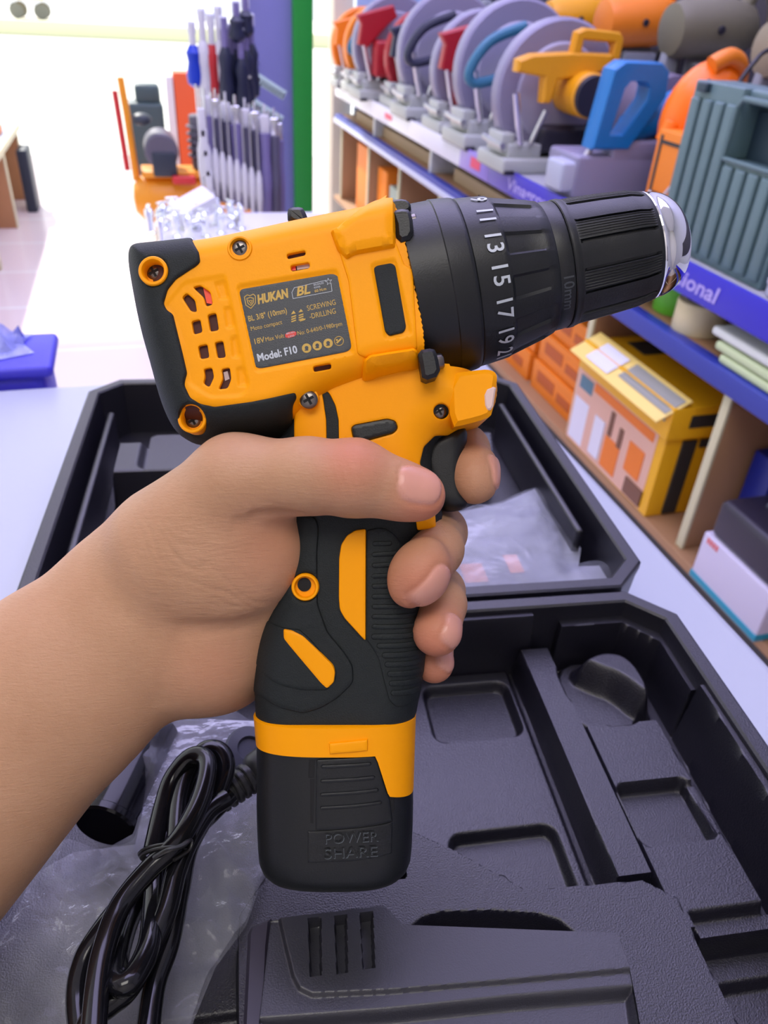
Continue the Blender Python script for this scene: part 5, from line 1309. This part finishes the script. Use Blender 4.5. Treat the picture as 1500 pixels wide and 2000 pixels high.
# kit with black top and white sleeve
t = thing('drill_kit_box', 'black and white tool kit box with a teal foot at the right edge, lower shelf', 'kit box', (1.09, .895, .257))
b = MB(); b.box((0, 0, .06), (.22, .20, .10), .004); b.build('white_sleeve', M('sleeve_white', srgb(205, 200, 225), .4), t)
b = MB(); b.box((0, 0, .008), (.224, .204, .016), .003); b.build('teal_foot', M('teal', srgb(20, 140, 170), .4), t)
b = MB(); b.box((0, 0, .15), (.21, .19, .08), .014); b.build('black_top', M('kit_black', srgb(42, 38, 55), .4), t)
b = MB(); b.tube([(-.03, -.05, .185), (-.03, -.045, .205), (-.03, .045, .205), (-.03, .05, .185)], .008, 12); b.build('carry_handle', M('kit_grey', srgb(80, 85, 100), .35), t)
V, Fc = text_mesh('TOOLS', 1., .03); V = V/.7*.012
for nm, f_ in (('red_mark', lambda x, y: (-.1106, .085-x*.8, .093+y)), ('red_mark', lambda x, y: (-.10+x, -.1006, .09+y*1.1))):
    b = MB()
    for k in range(4):
        p0 = f_(k*.011, 0); p1 = f_(k*.011+.007, .012); b.box(((p0[0]+p1[0])/2, (p0[1]+p1[1])/2, (p0[2]+p1[2])/2), (max(abs(p1[0]-p0[0]), .001), max(abs(p1[1]-p0[1]), .001), .012))
    b.build(nm, M('pink_red_print', srgb(225, 110, 110), .5), t)
b = MB()
for k in range(9): b.box((-.02, -.1006, .02+.0055*k), (.10, .001, .0015))
b.build('small_print', GRP, t)
t = box_thing('blue_pack', 'dark blue blister pack behind the kit box, right of the divider', 'pack', 1.10, 1.30, 1.0, 1.062, .257, .50, M('pack_blue', srgb(20, 40, 140), .35), (('s', .1, .45, .62, .86, WHP, 'white_label'), ('s', .5, .95, .35, .5, M('bright_blue', srgb(30, 100, 220), .35), 'blue_print'), ('s', .1, .9, .05, .3, M('mid_blue', srgb(20, 80, 190), .35), 'blue_print'), ('s', .75, .95, .7, .8, M('pink_print2', srgb(230, 60, 130), .4), 'pink_print')))
t = box_thing('blue_pack', 'dark blue pack standing deeper behind the blue blister pack', 'pack', 1.31, 1.5, .9, 1.06, .257, .52, M('pack_blue', srgb(20, 40, 140), .35))
# rolls and foam on the middle shelf
def roll(name, lb, c, r, h_, m, hm):
    t = thing(name, lb, 'tape roll', c); b = MB(); b.lathe([(r*.62, 0), (r*.98, 0), (r, .002), (r, h_-.002), (r*.98, h_), (r*.62, h_)], n=40); b.build('tape', m, t)
    b = MB(); b.lathe([(r*.60, -.0), (r*.66, h_*.999), (r*.6, h_+.0005), (r*.52, h_), (r*.5, .004), (.001, .004)], n=40); b.build('core', hm, t)
roll('masking_tape', 'cream masking tape roll on the middle shelf right of the chuck', (1.075, 1.30, .656), .052, .062, M('cream_tape', srgb(225, 212, 170), .5), M('tape_core', srgb(110, 112, 108), .6))
roll('green_tape', 'bright green tape roll behind the cream roll', (1.10, 1.415, .656), .05, .07, M('green_tape', srgb(100, 190, 50), .4), M('tape_core', srgb(110, 112, 108), .6))
t = thing('glass_dish', 'pale grey flat pack left of the green tape roll', 'pack', (1.08, 1.58, .656)); b = MB(); b.box((0, 0, .012), (.12, .16, .022), .004); b.build('pack', M('pale_grey', srgb(170, 170, 190), .3), t)
for i, (z_, m_, lb) in enumerate(((.657, M('foam_green', srgb(200, 215, 170), .7), 'lowest pale green foam sheet at the right of the middle shelf'), (.676, M('foam_green', srgb(200, 215, 170), .7), 'upper pale green foam sheet on the lowest one'), (.698, M('foam_white', srgb(220, 225, 222), .7), 'white foam sheet on top of the green ones'))):
    t = thing('foam_sheet', lb, 'foam sheet', (1.12, .90, z_), 0, 'foam sheets on the middle shelf'); b = MB(); b.box((0, .02*i, .009), (.22, .48, .017), .006); b.build('sheet', m_, t)
for i in range(3):
    t = box_thing('brown_carton', ['brown carton flat on the middle shelf, nearest the tape rolls', 'brown carton on the middle shelf, second along', 'brown carton on the middle shelf, farthest along'][i], 'carton', 1.06, 1.4, 1.95+.95*i, 2.8+.95*i-.05 if i < 2 else 4.2, .656, .70, M('brown_card', srgb(176, 150, 115), .6), grp='brown cartons on the middle shelf')
for i, (y0, y1, m_, lb) in enumerate(((2.3, 2.5, M('brown_card', srgb(176, 150, 115), .6), 'brown carton in the second bay from the far end'), (3.30, 3.5, M('grey_box', srgb(160, 175, 165), .5), 'pale grey carton with a black round mark in the far bay'), (3.55, 3.70, ORG, 'orange carton in the far bay of the lower shelf'), (3.8, 4.1, ORG, 'orange carton in the last bay of the lower shelf'))):
    box_thing('bay_carton', lb, 'carton', 1.05, 1.35, y0, y1, .257, .45+.04*i, m_, (('f', .3, .8, .4, .8, BKP, 'black_print'),) if i == 1 else ())
# ------------------------------------------------------------------ saws and tools on the shelves
LG = M('guard_lilac', srgb(138, 134, 160), .38); GREY = M('cast_grey', srgb(178, 182, 178), .45); BMET = M('blade_steel', (.55, .55, .6), .35, 1)
SRED = M('saw_red', srgb(165, 22, 38), .4); SNAVY = M('saw_navy', srgb(40, 42, 66), .4); STEAL = M('saw_teal', srgb(50, 110, 140), .4); SYEL = M('saw_yellow', srgb(228, 158, 18), .4); SORG = M('saw_orange', srgb(235, 130, 30), .4); TBLU = M('tool_blue', srgb(0, 112, 182), .4)
BK2 = M('motor_black', srgb(38, 36, 48), .45)
def guard_bm(r, w_, a0, a1, y0=0.):
    b = MB(); n = 28; V = []; Fc = []
    prof = [(r*.15, y0-w_/2), (r*.96, y0-w_/2), (r, y0-w_*.35), (r, y0+w_*.35), (r*.96, y0+w_/2), (r*.15, y0+w_/2)]
    m = len(prof)
    for i in range(n+1):
        a = math.radians(a0+(a1-a0)*i/n)
        for rr, y in prof: V.append((rr*math.cos(a), y, rr*math.sin(a)))
    for i in range(n):
        for k in range(m): k2 = (k+1) % m; Fc.append((i*m+k, i*m+k2, (i+1)*m+k2, (i+1)*m+k))
    Fc.append(tuple(range(m))[::-1]); Fc.append(tuple(n*m+k for k in range(m)))
    return b.add(V, Fc)
def chop_saw(y, body, guard, lb, style=0, x=1.17, sc=1., r=.18, z0=.80):
    t = thing('chop_saw', lb, 'chop saw', (x, y, z0), 0, 'chop saws on the top shelf'); t.scale = (sc, sc, sc)
    b = MB(); b.box((-.0, 0, .02), (.34, .20, .04), .008); b.box((-.10, 0, .055), (.10, .16, .04), .006); b.box((-.15, -.02, .075), (.04, .1, .05), .006); b.build('base', GREY, t)
    for sx in (-.15, .15): b = MB(); b.box((sx, 0, .004), (.03, .21, .012), .003); b.build('rubber_foot', BK2, t)
    b = MB(); b.tube([(-.17, -.08, .07), (-.17, .0, .07), (-.17, .06, .075)], .008, 8); b.build('vise_screw', BMET, t)
    b = MB(); b.box((.08, .03, .10), (.07, .06, .14), .012); b.box((.04, -.02, .085), (.20, .12, .07), .015); b.build('arm_and_shade', BK2, t)  # second block is black to stand for the shadow under the guard
    c = (.0, .0, .195)
    gb = guard_bm(r, .055, 18, 262); o = gb.build('blade_guard', guard, t); o.location = c
    b = MB(); b.lathe([(.001, -.0015), (r*.9, -.0015), (r*.9, .0015), (.001, .0015)], c, (0, 1, 0), 40); b.build('blade', BMET, t)
    b = MB(); b.lathe([(.05, 0), (.075, -.005), (.078, -.05), (.072, -.055), (.05, -.058)], (c[0], -.03, c[2]), (0, 1, 0), 32) if False else b.cyl((.03, -.03, .205), (.03, -.16, .205), .055, 28); b.build('motor', body if style != 1 else guard, t)
    b = MB(); b.cyl((.03, -.158, .205), (.03, -.175, .205), .05, 28); b.build('motor_cap', BK2, t)
    T = Matrix(((1, 0, 0, 0), (0, 0, 1, 0), (0, 1, 0, 0), (0, 0, 0, 1)))
    b = MB()
    if style == 0:      # long handle bar with a carry loop
        b.prism([(-.17, .250), (-.17, .278), (-.13, .292), (-.02, .300), (.10, .300), (.10, .262), (.02, .245), (-.05, .235), (-.06, .18), (-.085, .18), (-.09, .24)], -.115, -.075, T, .006)
        b.prism([(-.02, .295), (-.015, .345), (.01, .355), (.11, .35), (.125, .335), (.125, .28), (.10, .28), (.10, .325), (.01, .328), (.008, .295)], -.11, -.08, T, .005)
    elif style == 1:    # D handle at the front
        b.prism([(-.19, .30), (-.04, .34), (-.02, .30), (-.06, .27), (-.14, .19), (-.18, .20), (-.17, .27)], -.10, -.06, T, .006)
        b.box((-.05, -.09, .155), (.13, .08, .13), .014)
    else:
        b.tube(spline([(-.02, -.09, .31), (-.12, -.09, .27), (-.17, -.09, .20), (-.15, -.09, .17), (-.06, -.09, .19)], 5), .014, 10)
    b.build('handle', body, t)
    b = MB(); b.lathe([(r*.3, -.003), (r*.66, -.002), (r*.7, .004), (r*.66, .008), (r*.3, .009)], (0, -.033, c[2]), (0, 1, 0), 36); b.build('inner_guard', M('guard_pale', srgb(165, 162, 185), .35), t)
    b = MB(); b.tube([(-.12, -.085, .075), (-.155, -.09, .20)], .009, 10); b.tube([(-.09, -.085, .075), (-.06, -.09, .16)], .007, 10); b.build('steel_link', SIL, t)
    return t
chop_saw(2.22, SYEL, LG, 'yellow handled chop saw with a lilac guard, nearest of the saw row', 0, sc=1.0, x=1.13)
chop_saw(2.60, STEAL, LG, 'chop saw with a lilac guard and slate blue handle, second in the row', 2, sc=1.1)
chop_saw(2.88, SRED, LG, 'dark red chop saw beside the slate handled one', 1, x=1.17)
chop_saw(3.22, SNAVY, LG, 'navy chop saw with a large lilac guard in mid row', 2, sc=1.12, x=1.17)
chop_saw(3.5, SNAVY, SRED, 'chop saw with a red guard behind the navy one', 1, sc=.95)
chop_saw(3.78, SRED, LG, 'chop saw with a red D handle toward the far end', 1, sc=1.05, x=1.12)
chop_saw(4.02, STEAL, SORG, 'chop saw with an orange guard and teal handle near the far end', 2, sc=.95, x=1.12)
chop_saw(4.24, SORG, SORG, 'orange chop saw at the far end of the row', 1, sc=.9, x=1.10)
T = Matrix(((1, 0, 0, 0), (0, 0, 1, 0), (0, 1, 0, 0), (0, 0, 0, 1)))
# blue circular saw and its grey neighbour
t = thing('circular_saw', 'bright blue saw with a large loop handle between the yellow saw and green case', 'circular saw', (1.15, 1.90, .80))
b = MB(); b.box((0, 0, .05), (.26, .16, .10), .01); b.box((.04, -.02, .11), (.16, .12, .05), .01); b.build('stand', LG, t)
out_ = [(-.10, .115), (-.08, .285), (-.055, .302), (.045, .302), (.068, .285), (.074, .232), (.0, .115)]
inn_ = [(-.058, .150), (-.042, .247), (-.030, .262), (.012, .262), (.024, .25), (.024, .224), (-.022, .150)]
b = MB(); V = []; n_ = len(out_)
for y_, k_ in ((-.085, .93), (-.078, 1), (-.032, 1), (-.025, .93)):
    for P_, sg in ((out_, 1), (inn_, -1)):
        c_ = np.mean(out_, 0)
        for x, z in P_: q_ = (np.array([x, z])-c_)*(1-(1-k_)*sg*.6)+c_; V.append((q_[0], y_, q_[1]))
Fc = []; m_ = 2*n_
for r_ in range(3):
    for k in range(n_):
        k2 = (k+1) % n_; Fc.append((r_*m_+k, (r_+1)*m_+k, (r_+1)*m_+k2, r_*m_+k2)); Fc.append((r_*m_+n_+k2, (r_+1)*m_+n_+k2, (r_+1)*m_+n_+k, r_*m_+n_+k))
for k in range(n_):
    k2 = (k+1) % n_; Fc.append((k, k2, n_+k2, n_+k)); Fc.append((3*m_+k2, 3*m_+k, 3*m_+n_+k, 3*m_+n_+k2))
b.add(V, Fc); b.build('loop_handle', TBLU, t, 40)
b = MB(); b.lathe([(.02, -.10), (.036, -.095), (.04, -.02), (.045, .05), (.035, .10), (.01, .11)], (.10, -.03, .185), (1, .1, .35), 24); b.build('motor', TBLU, t)
b = MB(); b.box((-.13, -.03, .05), (.07, .09, .07), .01); b.build('front_block', M('pale_block', srgb(175, 180, 200), .4), t)
b = MB(); b.tube(spline([(-.12, -.06, .04), (-.10, -.06, .10), (-.065, -.06, .15)], 5), .006, 8); b.tube(spline([(-.11, -.045, .04), (-.085, -.045, .10), (-.055, -.045, .15)], 5), .006, 8); b.build('wire_pair', PALE, t)
t = thing('round_machine', 'dull violet grey round machine behind the blue saw', 'power tool', (1.32, 1.98, .80))
b = MB(); b.lathe([(.07, -.07), (.10, -.06), (.105, .05), (.09, .07), (.02, .075)], (0, 0, .17), (0, 1, 0), 32); b.build('drum', M('dull_violet', srgb(105, 96, 118), .5), t)
b = MB(); b.box((0, 0, .04), (.2, .16, .08), .01); b.build('foot', BK2, t)
b = MB()
for k in range(3): b.tube(spline([(-.08+.01*k, -.11, .12), (-.03, -.12, .2+.02*k), (.04, -.12, .16), (.0, -.12, .10), (-.06, -.12, .15), (-.02, -.12, .23)], 6), .006, 8)
b.build('black_cord', M('cord_black', (.02, .02, .025), .4), t)
t = box_thing('parts_carton', 'narrow orange carton with black lines beside the green grey case', 'carton', 1.12, 1.28, 1.50, 1.66, .80, .985, ORG, (('f', .08, .14, .05, .95, BKP, 'black_line'), ('f', .7, .74, .05, .95, BKP, 'black_line'), ('f', .14, .7, .86, .9, BKP, 'black_line'), ('f', .1, .9, .3, .33, BKP, 'black_line'), ('s', .1, .9, .3, .33, BKP, 'black_line')))
b = MB(); b.tube(spline([(-.09, .05, .06), (-.10, .0, .05), (-.10, -.05, .10), (-.09, -.09, .16)], 5), .003, 6); b.build('pale_wire', PALE, t)
t = thing('orange_tool', 'bright orange rounded tool housing behind the green grey case', 'power tool', (1.24, 1.70, .785))
b = MB(); b.box((0, 0, .08), (.1, .1, .17), .01); b.build('stand', BK2, t)
OB = M('bright_orange', srgb(255, 120, 10), .35)
b = MB(); b.ell((.0, 0, .225), (.085, .07, .115), 28, Matrix.Rotation(.35, 3, 'Y')); b.build('shell', OB, t)
b = MB(); b.tube(spline([(-.02, -.03, .325), (.02, -.03, .342), (.06, -.02, .325), (.085, 0, .28)], 6), .019, 12); b.build('upper_grip', SORG, t)
b = MB(); b.cyl((-.09, -.02, .17), (-.075, -.02, .21), .02, 16); b.build('nozzle', OB, t)
b = MB(); b.tube(spline([(-.05, -.07, .30), (0, -.078, .27), (.05, -.07, .33), (.10, -.05, .36), (.2, -.05, .38)], 6), .005, 8); b.build('black_strap', M('cord_black', (.02, .02, .025), .4), t)
# green grey ribbed cases
CG = M('case_green_grey', srgb(92, 118, 122), .45); CGD = M('case_green_dark', srgb(40, 60, 72), .5)
def green_case(lb, loc, ry=0.):
    t = thing('ribbed_case', lb, 'tool case', loc, 0, 'green grey ribbed tool cases')
    Wd, Hh, Th = .33, .30, .085
    b = MB(); b.box((.01, 0, Hh/2), (Th, Wd, Hh), .012) if False else None
    # body with a real opening for the grip: four blocks round the opening
    for (y0, y1, z0, z1) in ((-Wd/2, Wd/2, 0, .185), (-Wd/2, -.115, .185, Hh), (.02, Wd/2, .185, Hh)): b.box((0, (y0+y1)/2, (z0+z1)/2), (Th, y1-y0, z1-z0), .004)
    b.box((0, -.05, Hh-.0125), (Th*.7, .15, .025), .008); b.build('shell', CG, t)
    for k in range(9):
        yy = Wd/2-.02-k*.036; z1 = .272 if not (-.125 < yy < .03) else .176
        b = MB(); b.box((-Th/2-.003, yy, (z1+.012)/2), (.010, .027, z1-.012), .0045); b.build('rib', CG, t)
    b = MB(); b.box((.01, -.05, .225), (.02, .14, .08)); b.build('grip_recess', CGD, t)
    b = MB(); b.tube([(-Th/2-.003, .022, .186), (-Th/2-.003, .022, .27), (-Th/2-.003, .01, .284), (-Th/2-.003, -.105, .284), (-Th/2-.003, -.117, .27), (-Th/2-.003, -.117, .186)], .005, 8, closed=True); b.build('grip_frame', CG, t)
    for yy in (.13, -.14): b = MB(); b.box((-Th/2-.004, yy, .29), (.014, .03, .016), .003); b.build('latch', CGD, t)
    return t
gc = green_case('green grey ribbed case with a grip opening, standing at the right of the top shelf', (1.075, 1.283, .80))
g2 = copy_tree(gc); g2.location = (1.30, 1.32, .84); g2['label'] = 'green grey ribbed case farther back, only its top showing'
t = thing('case_stand', 'low block under the farther ribbed case', 'block', (1.30, 1.32, .80)); b = MB(); b.box((0, 0, .02), (.12, .3, .04)); b.build('block', BK2, t)
t = thing('white_pack', 'white grooved pack right of the green grey case', 'pack', (1.07, 1.03, .80))
b = MB(); b.box((0, 0, .11), (.10, .13, .22), .01)
for k in range(8): b.box((-.05, 0, .03+.022*k), (.008, .12, .012), .003)
b.build('grooved_pack', M('white_pack', srgb(195, 198, 215), .5), t)
# upper tier: angle tools with cast base plates
def tier_tool(lb, loc, body, sc=1., kind=0):
    t = thing('upper_tool', lb, 'power tool', loc, 0, 'tools on the upper tier'); t.scale = (sc, sc, sc)
    R_ = Matrix.Rotation(.12, 3, 'Y'); b = MB(); b.box((0, 0, .065), (.24, .03, .13), .006, rot=R_); b.box((0, -.03, .10), (.10, .04, .03), .005); b.box((0, 0, .012), (.22, .14, .024), .005); b.build('base_plate', M('plate_grey', srgb(140, 145, 155), .45), t)
    for s_ in (-.07, .07): b = MB(); b.cyl((s_, -.02, .06), (s_*1.15, -.03, .14), .008, 12); b.build('clamp_rod', BK2, t)
    b = MB(); b.lathe([(.03, -.12), (.055, -.115), (.062, -.09), (.062, .04), (.05, .09), (.03, .11)], (0, -.01, .185), (1, 0, .06), 28); b.build('motor', body, t)
    b = MB(); b.cyl((-.02, -.0715, .185), (-.02, -.078, .185), .009, 14); b.build('brush_cap', BK2, t)
    b = MB(); b.tube(spline([(.07, -.01, .20), (.09, -.01, .26), (.14, -.01, .27), (.17, -.01, .20), (.13, -.01, .165), (.08, -.01, .17)], 5), .017, 10); b.build('grip', body, t)
    return t
tier_tool('orange power tool on a cast plate, centre of the upper tier', (1.51, 2.48, .965), SORG, 1.1)
tier_tool('olive power tool right of the orange one on the upper tier', (1.50, 2.10, .965), M('olive', srgb(112, 108, 88), .45), 1.1)
tier_tool('yellow orange power tool at the left of the upper tier', (1.53, 2.92, .975), SYEL, 1.0)
tier_tool('olive power tool at the right frame edge of the upper tier', (1.50, 1.72, .965), M('olive_pale', srgb(150, 142, 120), .45), 1.0)
for i in range(5):
    t = thing('upper_part', ['pale steel machine part at the far left of the upper tier', 'pale steel machine part, second from the far end', 'white steel machine part in mid upper tier', 'pale machine part left of the yellow orange tool', 'dark machine part beside the yellow orange tool'][i], 'machine part', (1.52, 3.8-.17*i, .975))
    b = MB(); b.box((0, 0, .05), (.14, .1, .10), .012); b.cyl((0, -.05, .14), (0, .05, .14), .05, 20); b.box((-.05, 0, .19), (.04, .05, .06), .01); b.build('casting', [PALE, M('plate_grey', srgb(140, 145, 155), .45), PALE, DG, BK2][i], t)
# black cords hanging in the back, behind the tools
for i, y_ in enumerate((1.75, 2.2, 2.62)):
    t = thing('cord_coil', ['black cord coil behind the green grey case', 'black cord coil behind the blue saw', 'black cord coil under the yellow orange tool'][i], 'cord', (1.36, y_, .955 if False else .80))
    b = MB()
    pts = [(.045*math.cos(a)*(1+.1*math.sin(a*3+i)), -.02+.01*math.sin(a*2.3), .07+.06*math.sin(a)) for a in np.linspace(0, 6.28*2.5, 50)]
    b.tube(pts, .006, 8); b.build('coil', M('cord_black', (.02, .02, .025), .4), t)
